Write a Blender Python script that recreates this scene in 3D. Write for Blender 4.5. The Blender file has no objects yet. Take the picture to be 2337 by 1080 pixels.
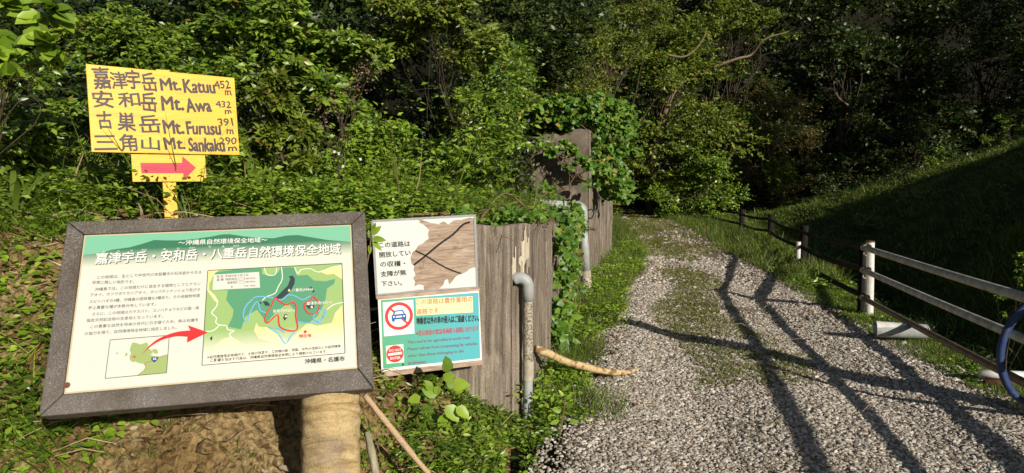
import bpy, math, random
import numpy as np
from math import radians as rad

# ------------------------------------------------------------------ camera, world, sun, exposure
scene = bpy.context.scene
COL = scene.collection
PITCH = rad(4.0); EYE = 1.6; FPX = 1523.0
cam_data = bpy.data.cameras.new('camera')
cam_data.sensor_width = 36.0
cam_data.lens = 36.0 * FPX / 2337.0
cam_data.clip_start = 0.05; cam_data.clip_end = 600
cam = bpy.data.objects.new('camera', cam_data); COL.objects.link(cam)
cam.location = (0, 0, EYE); cam.rotation_euler = (rad(90) - PITCH, 0, 0)
scene.camera = cam

SUN_AZ = rad(145.0)       # from +Y (into the picture) clockwise: the sun stands behind, to the right
SUN_EL = rad(21.0)
world = bpy.data.worlds.new('World'); scene.world = world; world.use_nodes = True
wn = world.node_tree.nodes; wl = world.node_tree.links
bg = wn.get('Background') or wn.new('ShaderNodeBackground')
sky = wn.new('ShaderNodeTexSky'); sky.sky_type = 'NISHITA'; sky.sun_disc = False
sky.sun_elevation = SUN_EL; sky.sun_rotation = SUN_AZ
wl.new(sky.outputs[0], bg.inputs[0]); bg.inputs[1].default_value = 0.05
sd = bpy.data.lights.new('sun', 'SUN'); sd.energy = 5.0; sd.angle = rad(0.5); sd.color = (1.0, 0.92, 0.79)
sun = bpy.data.objects.new('sun', sd); COL.objects.link(sun)
SUNV = np.array([math.sin(SUN_AZ) * math.cos(SUN_EL), math.cos(SUN_AZ) * math.cos(SUN_EL), math.sin(SUN_EL)])
from mathutils import Vector, Matrix
sun.rotation_euler = Vector(SUNV).to_track_quat('Z', 'Y').to_euler()
sun.location = (20, -30, 20)
scene.view_settings.view_transform = 'Standard'; scene.view_settings.look = 'None'
scene.view_settings.exposure = 0.0; scene.view_settings.gamma = 1.0
scene.view_settings.use_curve_mapping = False
scene.cycles.max_bounces = 6; scene.cycles.diffuse_bounces = 3; scene.cycles.glossy_bounces = 2
scene.cycles.transmission_bounces = 3; scene.cycles.transparent_max_bounces = 4

RNG = np.random.default_rng(7)
random.seed(7)

# ------------------------------------------------------------------ helpers
def at(px, py, Y):
    """world point seen at photograph pixel (px,py) at forward distance Y along the ground"""
    cp, sp = math.cos(PITCH), math.sin(PITCH)
    a = (px - 1168.5) / FPX; b = (540 - py) / FPX
    d = np.array([a, cp + b * sp, -sp + b * cp])
    return np.array([0, 0, EYE]) + d * (Y / d[1])

def tag(o, label=None, cat=None, group=None, kind=None):
    if label: o['label'] = label
    if cat: o['category'] = cat
    if group: o['group'] = group
    if kind: o['kind'] = kind
    return o

def thing(name, label, cat, loc=(0, 0, 0), group=None):
    o = bpy.data.objects.new(name, None); COL.objects.link(o)
    o.location = tuple(float(v) for v in loc); o.empty_display_size = .1
    return tag(o, label, cat, group)

def link(name, mesh, parent=None, loc=None):
    o = bpy.data.objects.new(name, mesh); COL.objects.link(o)
    if parent is not None: o.parent = parent
    if loc is not None: o.location = tuple(float(v) for v in loc)
    return o

def mesh_np(name, V, faces, mats, smooth=False, rnd=None, mi=None, uv=None):
    """faces: list of int arrays (n,k)"""
    me = bpy.data.meshes.new(name)
    V = np.asarray(V, np.float32)
    me.vertices.add(len(V)); me.vertices.foreach_set('co', V.ravel())
    fl = [np.asarray(f, np.int32) for f in faces if len(f)]
    loops = np.concatenate([f.ravel() for f in fl]); tot = np.concatenate([np.full(len(f), f.shape[1], np.int32) for f in fl])
    start = np.concatenate([[0], np.cumsum(tot)[:-1]]).astype(np.int32)
    me.loops.add(len(loops)); me.loops.foreach_set('vertex_index', loops)
    me.polygons.add(len(tot)); me.polygons.foreach_set('loop_start', start)
    try: me.polygons.foreach_set('loop_total', tot)
    except Exception: pass
    if smooth: me.polygons.foreach_set('use_smooth', np.ones(len(tot), bool))
    for m in (mats if isinstance(mats, (list, tuple)) else [mats]): me.materials.append(m)
    if mi is not None: me.polygons.foreach_set('material_index', np.asarray(mi, np.int32))
    if rnd is not None:
        a = me.attributes.new('rnd', 'FLOAT', 'POINT'); a.data.foreach_set('value', np.asarray(rnd, np.float32))
    me.update(calc_edges=True)
    return me

class MB:
    """collects polygons of any size into one mesh"""
    def __init__(s): s.v = []; s.f = []; s.n = 0
    def add(s, V, F):
        V = np.asarray(V, float); s.v.append(V); s.f += [tuple(int(i) + s.n for i in f) for f in F]; s.n += len(V); return s
    def box(s, c, size, R=None, bev=0):
        x, y, z = [a / 2 for a in size]
        V = np.array([[i * x, j * y, k * z] for i in (-1, 1) for j in (-1, 1) for k in (-1, 1)])
        if R is not None: V = V @ np.asarray(R).T
        return s.add(V + np.asarray(c), [(0, 1, 3, 2), (4, 6, 7, 5), (0, 4, 5, 1), (2, 3, 7, 6), (0, 2, 6, 4), (1, 5, 7, 3)])
    def tube(s, P, r, n=8, caps=True, wob=0, rng=None):
        P = np.asarray(P, float); r = np.broadcast_to(np.asarray(r, float), (len(P),))
        T = np.gradient(P, axis=0); T /= np.linalg.norm(T, axis=1)[:, None] + 1e-9
        up = np.array([0, 0, 1.]) if abs(T[0][2]) < .9 else np.array([1., 0, 0])
        a = np.cross(T[0], up); a /= np.linalg.norm(a); V = []
        th = np.linspace(0, 2 * np.pi, n, endpoint=False)
        for i in range(len(P)):
            a = a - T[i] * (a @ T[i]); a /= np.linalg.norm(a); b = np.cross(T[i], a)
            rr = r[i] * (1 + (wob * (rng or RNG).normal(size=n) if wob else 0)) * np.ones(n)
            V.append(P[i] + np.cos(th)[:, None] * a * rr[:, None] + np.sin(th)[:, None] * b * rr[:, None])
        V = np.concatenate(V); F = []
        for i in range(len(P) - 1):
            for k in range(n):
                k2 = (k + 1) % n
                F.append((i * n + k, i * n + k2, (i + 1) * n + k2, (i + 1) * n + k))
        if caps: F.append(tuple(range(n))[::-1]); F.append(tuple((len(P) - 1) * n + k for k in range(n)))
        return s.add(V, F)
    def ring(s, c, R, r, n=14, m=6, ax=None):
        th = np.linspace(0, 2 * np.pi, n, endpoint=False); ax = np.eye(3) if ax is None else ax
        V = []
        for t in th:
            for p in np.linspace(0, 2 * np.pi, m, endpoint=False):
                V.append(((R + r * math.cos(p)) * math.cos(t), (R + r * math.cos(p)) * math.sin(t), r * math.sin(p)))
        V = np.array(V) @ np.asarray(ax).T + np.asarray(c)
        return s.add(V, [(i * m + k, ((i + 1) % n) * m + k, ((i + 1) % n) * m + (k + 1) % m, i * m + (k + 1) % m) for i in range(n) for k in range(m)])
    def build(s, name, mat, parent=None, smooth=False, loc=None, bevel=0):
        me = bpy.data.meshes.new(name)
        me.from_pydata(np.concatenate(s.v).tolist(), [], s.f)
        for m in (mat if isinstance(mat, (list, tuple)) else [mat]): me.materials.append(m)
        if smooth: me.polygons.foreach_set('use_smooth', np.ones(len(me.polygons), bool))
        me.update()
        o = link(name, me, parent, loc)
        if bevel:
            b = o.modifiers.new('bevel', 'BEVEL'); b.width = bevel; b.segments = 2; b.limit_method = 'ANGLE'
        return o

# ---- smooth value noise (numpy)
def vnoise(x, y, seed=0):
    x = np.asarray(x, float); y = np.asarray(y, float)
    xi = np.floor(x).astype(np.int64); yi = np.floor(y).astype(np.int64); fx = x - xi; fy = y - yi
    def h(a, b):
        n = (a * 374761393 + b * 668265263 + seed * 974711) & 0x7fffffff
        n = ((n ^ (n >> 13)) * 1274126177) & 0x7fffffff
        return ((n ^ (n >> 16)) & 0xffff) / 65535.0
    u = fx * fx * (3 - 2 * fx); v = fy * fy * (3 - 2 * fy)
    return (h(xi, yi) * (1 - u) + h(xi + 1, yi) * u) * (1 - v) + (h(xi, yi + 1) * (1 - u) + h(xi + 1, yi + 1) * u) * v
def fbm(x, y, seed=0, o=4, gain=.5):
    s = 0; a = 1; t = 0
    for i in range(o):
        s = s + a * vnoise(x * 2 ** i, y * 2 ** i, seed + i * 17); t += a; a *= gain
    return s / t - .5
def sm(t): t = np.clip(t, 0, 1); return t * t * (3 - 2 * t)

# ------------------------------------------------------------------ materials
class NT:
    def __init__(s, name):
        s.m = bpy.data.materials.new(name); s.m.use_nodes = True; s.t = s.m.node_tree; s.n = s.t.nodes; s.l = s.t.links
        s.b = s.n.get('Principled BSDF'); s.out = s.n.get('Material Output')
        s.tc = s.n.new('ShaderNodeTexCoord')
    def new(s, t, **k):
        o = s.n.new(t)
        for a, v in k.items(): setattr(o, a, v)
        return o
    def setin(s, node, i, v):
        if hasattr(v, 'type') and hasattr(v, 'node'): s.l.new(v, node.inputs[i])
        else: node.inputs[i].default_value = v
    def mapping(s, scale=(1, 1, 1), src='Object', rot=(0, 0, 0)):
        m = s.new('ShaderNodeMapping'); s.l.new(s.tc.outputs[src], m.inputs[0]); m.inputs['Scale'].default_value = scale; m.inputs['Rotation'].default_value = rot
        return m.outputs[0]
    def noise(s, vec, scale, detail=4, rough=.55, dist=0):
        n = s.new('ShaderNodeTexNoise'); s.l.new(vec, n.inputs['Vector']); n.inputs['Scale'].default_value = scale
        n.inputs['Detail'].default_value = detail; n.inputs['Roughness'].default_value = rough; n.inputs['Distortion'].default_value = dist
        return n.outputs['Fac']
    def voro(s, vec, scale, out='Distance', feature='F1'):
        n = s.new('ShaderNodeTexVoronoi', feature=feature); s.l.new(vec, n.inputs['Vector']); n.inputs['Scale'].default_value = scale
        return n.outputs[out]
    def ramp(s, fac, stops, interp='LINEAR'):
        r = s.new('ShaderNodeValToRGB'); s.l.new(fac, r.inputs[0]); e = r.color_ramp.elements; r.color_ramp.interpolation = interp
        while len(e) < len(stops): e.new(.5)
        for k, (p, c) in enumerate(stops):
            e[k].position = p; e[k].color = (c, c, c, 1) if isinstance(c, (int, float)) else (*c, 1)
        return r.outputs[0]
    def mix(s, f, a, b, mode='MIX'):
        m = s.new('ShaderNodeMix', data_type='RGBA', blend_type=mode)
        s.setin(m, 0, f)
        for i, v in ((6, a), (7, b)):
            if isinstance(v, tuple) and len(v) == 3: v = (*v, 1)
            s.setin(m, i, v)
        return m.outputs[2]
    def math(s, op, a, b=0.0, c=None):
        m = s.new('ShaderNodeMath', operation=op); s.setin(m, 0, a); s.setin(m, 1, b)
        if c is not None: s.setin(m, 2, c)
        return m.outputs[0]
    def bump(s, h, strength=.4, dist=.01):
        b = s.new('ShaderNodeBump'); s.l.new(h, b.inputs['Height']); b.inputs['Strength'].default_value = strength; b.inputs['Distance'].default_value = dist
        s.l.new(b.outputs[0], s.b.inputs['Normal']); return s
    def done(s, color=None, rough=.8, spec=.3, metal=0):
        if color is not None:
            if isinstance(color, tuple) and len(color) == 3: color = (*color, 1)
            s.setin(s.b, 'Base Color', color)
        s.setin(s.b, 'Roughness', rough); s.setin(s.b, 'Metallic', metal)
        s.b.inputs['Specular IOR Level'].default_value = spec
        return s.m

def flat(name, c, rough=.55, spec=.3, wear=0.12):
    t = NT(name); v = t.mapping()
    f = t.ramp(t.noise(v, 25, 4), [(.35, 0.0), (.75, 1.0)])
    return t.done(t.mix(t.math('MULTIPLY', f, wear), c, tuple(x * .55 + .05 for x in c)), rough, spec)

def leaf_mat(name, dark, mid, light, odd=(.25, .17, .04), oddp=.04, trans=.28, rough=.42, spec=.45):
    t = NT(name)
    a = t.new('ShaderNodeAttribute', attribute_name='rnd')
    v = t.mapping()
    n = t.noise(v, 1.3, 2)
    f = t.math('ADD', t.math('MULTIPLY', a.outputs['Fac'], .8), t.math('MULTIPLY', t.math('SUBTRACT', n, .5), .7))
    c = t.ramp(f, [(0.0, dark), (.45, mid), (.85, light), (1.0, light)])
    o = t.math('GREATER_THAN', a.outputs['Fac'], 1 - oddp)
    c = t.mix(o, c, odd)
    n2 = t.noise(v, 60, 2)
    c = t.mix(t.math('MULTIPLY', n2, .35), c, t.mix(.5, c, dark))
    t.done(c, rough, spec)
    tr = t.new('ShaderNodeBsdfTranslucent'); mx = t.new('ShaderNodeMixShader')
    t.l.new(t.mix(1.0, c, (1.25, 1.3, .55), 'MULTIPLY'), tr.inputs[0])
    mx.inputs[0].default_value = trans
    t.l.new(t.b.outputs[0], mx.inputs[1]); t.l.new(tr.outputs[0], mx.inputs[2]); t.l.new(mx.outputs[0], t.out.inputs[0])
    return t.m

M = {}
M['leaf_bright'] = leaf_mat('leaf_bright', (.10, .18, .014), (.22, .36, .026), (.38, .52, .06), oddp=.02, trans=.24)
M['leaf_mid'] = leaf_mat('leaf_mid', (.045, .090, .010), (.155, .265, .020), (.36, .48, .055), oddp=.015, spec=.6, rough=.36, trans=.24)
M['leaf_yellow'] = leaf_mat('leaf_yellow', (.075, .11, .012), (.18, .25, .025), (.33, .40, .06), oddp=.03, trans=.24)
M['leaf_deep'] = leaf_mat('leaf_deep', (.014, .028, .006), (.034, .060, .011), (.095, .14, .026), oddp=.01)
M['leaf_olive'] = leaf_mat('leaf_olive', (.050, .052, .012), (.115, .115, .026), (.22, .21, .05), odd=(.28, .14, .06), oddp=.12)
M['leaf_small'] = leaf_mat('leaf_small', (.055, .085, .011), (.155, .215, .022), (.32, .38, .05), oddp=.03)
M['leaf_vine'] = leaf_mat('leaf_vine', (.045, .12, .012), (.12, .24, .025), (.24, .38, .05), odd=(.35, .28, .05), oddp=.06)
M['grass'] = leaf_mat('grass', (.06, .10, .014), (.13, .20, .024), (.24, .31, .05), odd=(.30, .24, .11), oddp=.10, trans=.22)
M['grass_dark'] = leaf_mat('grass_dark', (.012, .03, .009), (.022, .05, .012), (.05, .085, .02), odd=(.10, .09, .04), oddp=.05, trans=.15)
M['track_grass'] = leaf_mat('track_grass', (.09, .12, .02), (.19, .23, .035), (.32, .35, .08), odd=(.36, .28, .14), oddp=.2, trans=.25)
M['dry_leaf'] = leaf_mat('dry_leaf', (.10, .05, .025), (.24, .14, .07), (.42, .30, .17), odd=(.5, .42, .3), oddp=.1, trans=.12, rough=.7, spec=.15)

def bark(name, a, b, sc=(8, 8, 2), k=.6):
    t = NT(name); v = t.mapping(sc)
    n = t.noise(v, 4, 6, .65)
    t.bump(n, k, .01)
    return t.done(t.ramp(n, [(.3, a), (.7, b)]), .85, .2)
M['bark'] = bark('bark', (.03, .022, .015), (.10, .075, .05))
M['bark_pale'] = bark('bark_pale', (.10, .07, .045), (.30, .22, .15))
M['twig'] = bark('twig', (.10, .06, .035), (.28, .19, .11))
M['stick'] = bark('stick', (.36, .24, .13), (.62, .47, .30), (30, 30, 30), .3)

# soil of the bank
def soil():
    t = NT('soil'); v = t.mapping()
    n = t.noise(v, 3.2, 6, .6); n2 = t.noise(v, 38, 5, .7); vo = t.voro(v, 26)
    c = t.ramp(n, [(.28, (.19, .12, .045)), (.46, (.42, .29, .125)), (.68, (.62, .47, .24))])
    c = t.mix(t.ramp(n2, [(.35, .75), (.6, 0.0)]), c, (.10, .06, .03))
    h = t.math('ADD', t.math('MULTIPLY', n2, .6), t.math('MULTIPLY', vo, .7))
    t.bump(h, 1.0, .07)
    return t.done(c, .95, .1)
M['soil'] = soil()
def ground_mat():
    t = NT('shade_dark_ground'); v = t.mapping()
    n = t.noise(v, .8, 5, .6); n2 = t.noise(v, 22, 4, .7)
    c = t.ramp(n, [(.3, (.012, .009, .006)), (.5, (.014, .013, .006)), (.7, (.020, .024, .009))])  # darker than real litter: shade among the bushes is put into the colour
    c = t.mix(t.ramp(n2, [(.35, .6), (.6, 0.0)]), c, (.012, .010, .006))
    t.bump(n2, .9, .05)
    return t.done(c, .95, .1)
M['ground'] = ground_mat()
def hill_mat():
    t = NT('hill_grass'); v = t.mapping()
    n = t.noise(v, .5, 5, .6); n2 = t.noise(v, 30, 4, .7)
    c = t.ramp(n, [(.3, (.035, .055, .012)), (.55, (.055, .09, .016)), (.75, (.08, .12, .024))])
    c = t.mix(t.ramp(n2, [(.35, .6), (.6, 0.0)]), c, (.03, .04, .01))
    t.bump(n2, .9, .06)
    return t.done(c, .95, .1)
M['hill'] = hill_mat()
def gravel_bed():
    t = NT('gravel_bed'); v = t.mapping()
    vo = t.new('ShaderNodeTexVoronoi'); t.l.new(v, vo.inputs['Vector']); vo.inputs['Scale'].default_value = 34
    sep = t.new('ShaderNodeSeparateColor'); t.l.new(vo.outputs['Color'], sep.inputs[0])
    c = t.ramp(sep.outputs[0], [(0.0, (.22, .185, .15)), (.35, (.31, .27, .225)), (.7, (.40, .36, .31)), (1.0, (.52, .48, .42))])
    edge = t.ramp(vo.outputs['Distance'], [(.25, 0.0), (.75, .8)])
    c = t.mix(edge, c, (.17, .135, .10))
    n = t.noise(v, .9, 4, .6)
    c = t.mix(t.ramp(n, [(.42, 0.0), (.60, .75)]), c, (.22, .16, .095))
    inv = t.math('SUBTRACT', 1.0, vo.outputs['Distance'])
    t.bump(inv, 1.0, .03)
    return t.done(c, .85, .2)
M['gravel_bed'] = gravel_bed()
def stone_mat():
    t = NT('gravel_stone')
    oi = t.new('ShaderNodeObjectInfo')
    c = t.ramp(oi.outputs['Random'], [(0.0, (.20, .17, .14)), (.22, (.36, .32, .27)), (.5, (.50, .455, .39)), (.75, (.63, .58, .505)), (.93, (.78, .73, .65)), (.965, (.42, .29, .19)), (1.0, (.26, .17, .11))])
    v = t.mapping()
    n = t.noise(v, 2.0, 4, .6)
    c = t.mix(t.math('MULTIPLY', n, .5), c, t.mix(.5, c, (.10, .08, .06)))
    return t.done(c, .8, .25)
M['stone'] = stone_mat()
def wall_mat(name, c0, c1, c2, vert=True):
    t = NT(name)
    v = t.mapping((24, 24, .9) if vert else (6, 6, 6))
    n = t.noise(v, 1.0, 6, .65, .4)
    big = t.noise(t.mapping((1, 1, .6)), 2.2, 4, .6)
    fine = t.noise(t.mapping((1, 1, 1)), 160, 3, .6)
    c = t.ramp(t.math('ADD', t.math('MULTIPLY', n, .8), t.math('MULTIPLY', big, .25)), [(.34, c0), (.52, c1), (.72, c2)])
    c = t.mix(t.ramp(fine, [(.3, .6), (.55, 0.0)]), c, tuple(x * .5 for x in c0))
    pale = t.ramp(t.noise(t.mapping((34, 34, .8)), 1.0, 3, .5), [(.66, 0.0), (.72, .55)])
    c = t.mix(pale, c, (.55, .47, .35))
    moss = t.ramp(t.noise(t.mapping((1, 1, 1)), 3.5, 5, .7), [(.55, 0.0), (.75, .6)])
    c = t.mix(moss, c, (.07, .07, .03))
    t.bump(t.math('ADD', t.math('MULTIPLY', n, 1.0), t.math('MULTIPLY', fine, .25)), .9, .03)
    return t.done(c, .9, .15)
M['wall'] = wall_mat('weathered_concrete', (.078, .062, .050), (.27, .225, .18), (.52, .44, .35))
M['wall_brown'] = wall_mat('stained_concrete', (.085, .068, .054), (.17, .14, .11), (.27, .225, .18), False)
M['scar'] = flat('broken_pale_concrete', (.66, .58, .45), .9, .1, .5)
def terrazzo():
    t = NT('exposed_aggregate'); v = t.mapping()
    vo = t.new('ShaderNodeTexVoronoi'); t.l.new(v, vo.inputs['Vector']); vo.inputs['Scale'].default_value = 330
    sep = t.new('ShaderNodeSeparateColor'); t.l.new(vo.outputs['Color'], sep.inputs[0])
    c = t.ramp(sep.outputs[0], [(0.0, (.085, .074, .066)), (.55, (.145, .126, .112)), (.86, (.20, .18, .162)), (.95, (.26, .245, .23)), (1.0, (.40, .385, .365))])
    n = t.noise(v, 5, 4, .6)
    c = t.mix(t.ramp(n, [(.4, 0.0), (.66, .75)]), c, (.085, .062, .046))
    n3 = t.noise(t.mapping((1, 1, 1)), 1.7, 5, .7)
    c = t.mix(t.ramp(n3, [(.45, 0.0), (.7, .5)]), c, (.22, .205, .185))
    t.bump(sep.outputs[0], .6, .004)
    return t.done(c, .8, .3)
M['terrazzo'] = terrazzo()
def plyw():
    t = NT('weathered_plywood'); v = t.mapping((3, 3, 26))
    n = t.noise(v, 2.2, 6, .65, 1.2)
    c = t.ramp(n, [(.3, (.26, .18, .13)), (.5, (.44, .33, .25)), (.7, (.62, .51, .41))])
    d = t.ramp(t.noise(t.mapping(), 9, 4, .7), [(.58, 0.0), (.72, .5)])
    c = t.mix(d, c, (.13, .085, .06))
    t.bump(n, .5, .006)
    return t.done(c, .85, .15)
M['plywood'] = plyw()
def pvc(name, base, dirt, amt=.5, sc=30):
    t = NT(name); v = t.mapping((1, 1, 1))
    n = t.noise(v, sc, 5, .7)
    f = t.ramp(n, [(.5 - amt * .15, 0.0), (.62, 1.0)])
    c = t.mix(t.math('MULTIPLY', f, amt), base, dirt)
    t.bump(n, .2, .003)
    return t.done(c, .5, .4)
M['pvc_grey'] = pvc('grey_pvc', (.40, .42, .42), (.20, .19, .17), .45, 14)
M['pvc_spot'] = pvc('peeling_cream_pvc', (.62, .56, .45), (.09, .06, .04), 1.0, 75)
M['pvc_tan'] = pvc('dusty_pvc', (.50, .46, .38), (.28, .22, .14), .7, 12)
M['pvc_white'] = pvc('white_pvc', (.74, .73, .70), (.40, .33, .25), .35, 10)
M['rail_pvc'] = pvc('dirty_pipe_rail', (.56, .55, .51), (.24, .20, .155), .75, 9)
M['rail_brown'] = pvc('brown_pipe_rail', (.20, .14, .10), (.08, .05, .035), .8, 14)
M['rust'] = pvc('rusty_pipe', (.22, .09, .05), (.10, .04, .025), .7, 18)
M['dark_wood'] = bark('dark_tarred_wood', (.006, .005, .005), (.026, .022, .018), (14, 14, 2), .5)
M['hose'] = pvc('blue_hose', (.016, .042, .15), (.05, .07, .12), .6, 16)
M['black'] = flat('black_rubber_and_bore_shade', (.02, .02, .02), .5, .3)
M['wire'] = flat('dull_wire', (.25, .23, .2), .4, .5)
# signs
def yellow_paint():
    t = NT('yellow_painted_wood'); v = t.mapping((1.2, 5, 16))
    n = t.noise(v, 3, 5, .6, 1.0)
    c = t.ramp(n, [(.3, (.68, .39, .008)), (.55, (.78, .49, .014)), (.75, (.83, .56, .035))])
    k = t.ramp(t.voro(t.mapping((3, 3, 3)), 1.3), [(.02, .25), (.05, 0.0)])
    c = t.mix(k, c, (.55, .30, .02))
    t.bump(n, .25, .004)
    return t.done(c, .45, .35)
M['yellow'] = yellow_paint()
def red_streak():
    t = NT('red_brush_paint'); n = t.noise(t.mapping((2, 2, 60)), 2.5, 4, .6)
    return t.done(t.ramp(n, [(.35, (.44, .012, .045)), (.7, (.62, .05, .095))]), .5, .3)
M['red_brush'] = red_streak()
def marker():
    t = NT('faded_black_marker'); n = t.noise(t.mapping((20, 20, 20)), 2.2, 4, .7)
    return t.done(t.ramp(n, [(.4, (.030, .020, .022)), (.62, (.075, .045, .050)), (.8, (.20, .13, .10))]), .5, .3)
M['marker'] = marker()
M['cream'] = flat('cream_panel', (.66, .66, .60), .35, .35, .06)
M['cream_edge'] = flat('yellowed_panel_edge', (.58, .48, .30), .5, .3, .3)
M['mint'] = flat('mint_print', (.20, .50, .34), .35, .35, .05)
def fade(name, top, bot, z0, z1):
    t = NT(name); s = t.new('ShaderNodeSeparateXYZ'); t.l.new(t.tc.outputs['Object'], s.inputs[0])
    m = t.new('ShaderNodeMapRange'); t.l.new(s.outputs['Z'], m.inputs[0]); m.inputs[1].default_value = z0; m.inputs[2].default_value = z1
    return t.done(t.mix(m.outputs[0], bot, top), .38, .35)
M['ridge'] = fade('dark_green_ridge_print', (.045, .185, .105), (.73, .72, .60), .178, .262)
def mapfade(n, c): return fade(n, c, (.76, .74, .62), -.235, -.13)
M['map_base'] = mapfade('map_light_green', (.31, .47, .17))
M['map_forest'] = mapfade('map_forest_green', (.10, .31, .17))
M['map_tan'] = mapfade('map_tan', (.78, .66, .30))
M['map_dark'] = flat('map_dark', (.035, .055, .055), .4, .3, 0)
M['map_blue'] = flat('map_blue', (.16, .46, .78), .4, .3, 0)
M['print_red'] = flat('print_red', (.66, .035, .035), .4, .3, .04)
M['print_black'] = flat('print_black', (.025, .025, .025), .45, .3, 0)
M['print_grey'] = flat('print_grey', (.075, .075, .07), .45, .3, 0)
M['print_white'] = flat('print_white', (.82, .82, .78), .4, .3, 0)
M['print_shadow'] = flat('print_dark_green', (.012, .05, .03), .4, .3, 0)
M['land'] = flat('map_land', (.33, .43, .16), .4, .3, 0)
M['road_brown'] = flat('map_road_brown', (.42, .22, .10), .4, .3, 0)
M['shield_blue'] = flat('shield_blue', (.02, .05, .25), .4, .3, 0)
M['paper'] = flat('peeling_white_paper', (.78, .79, .78), .6, .2, .12)
M['tape'] = flat('grey_edge_strip', (.40, .41, .42), .6, .2, .5)
def tealp():
    t = NT('teal_print'); s = t.new('ShaderNodeSeparateXYZ'); t.l.new(t.tc.outputs['Object'], s.inputs[0])
    m = t.new('ShaderNodeMapRange'); t.l.new(s.outputs['X'], m.inputs[0]); m.inputs[1].default_value = -.3; m.inputs[2].default_value = .12
    c = t.mix(m.outputs[0], (.11, .42, .23), (.10, .45, .50))
    return t.done(c, .4, .35)
M['teal'] = tealp()
M['highlight'] = flat('cream_highlight', (.86, .77, .46), .45, .3, 0)
M['txt_olive'] = flat('olive_brown_letters', (.45, .26, .05), .45, .3, 0)
M['txt_orange'] = flat('orange_red_letters', (.66, .16, .04), .45, .3, 0)
M['txt_pink'] = flat('faded_red_letters', (.52, .09, .12), .45, .3, 0)
M['txt_purple'] = flat('faded_maroon_letters', (.27, .06, .13), .45, .3, 0)
M['sign_red'] = flat('sign_red', (.72, .05, .05), .45, .3, .05)
M['car_blue'] = flat('car_blue', (.01, .12, .38), .45, .3, 0)
def logmat():
    t = NT('imitation_log_concrete'); v = t.mapping((1, 1, 9))
    n = t.noise(v, 3.0, 6, .65, 1.0); n2 = t.noise(t.mapping((1, 1, 1)), 90, 4, .7); b = t.noise(t.mapping(), 2.6, 4)
    c = t.ramp(n, [(.30, (.27, .18, .075)), (.48, (.50, .37, .18)), (.72, (.68, .55, .33))])
    c = t.mix(t.ramp(b, [(.46, 0.0), (.58, .8)]), c, (.27, .22, .18))
    c = t.mix(t.ramp(n2, [(.3, .6), (.5, 0.0)]), c, (.20, .12, .06))
    t.bump(t.math('ADD', n, t.math('MULTIPLY', n2, .5)), .8, .012)
    return t.done(c, .85, .2)
M['log'] = logmat()

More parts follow.
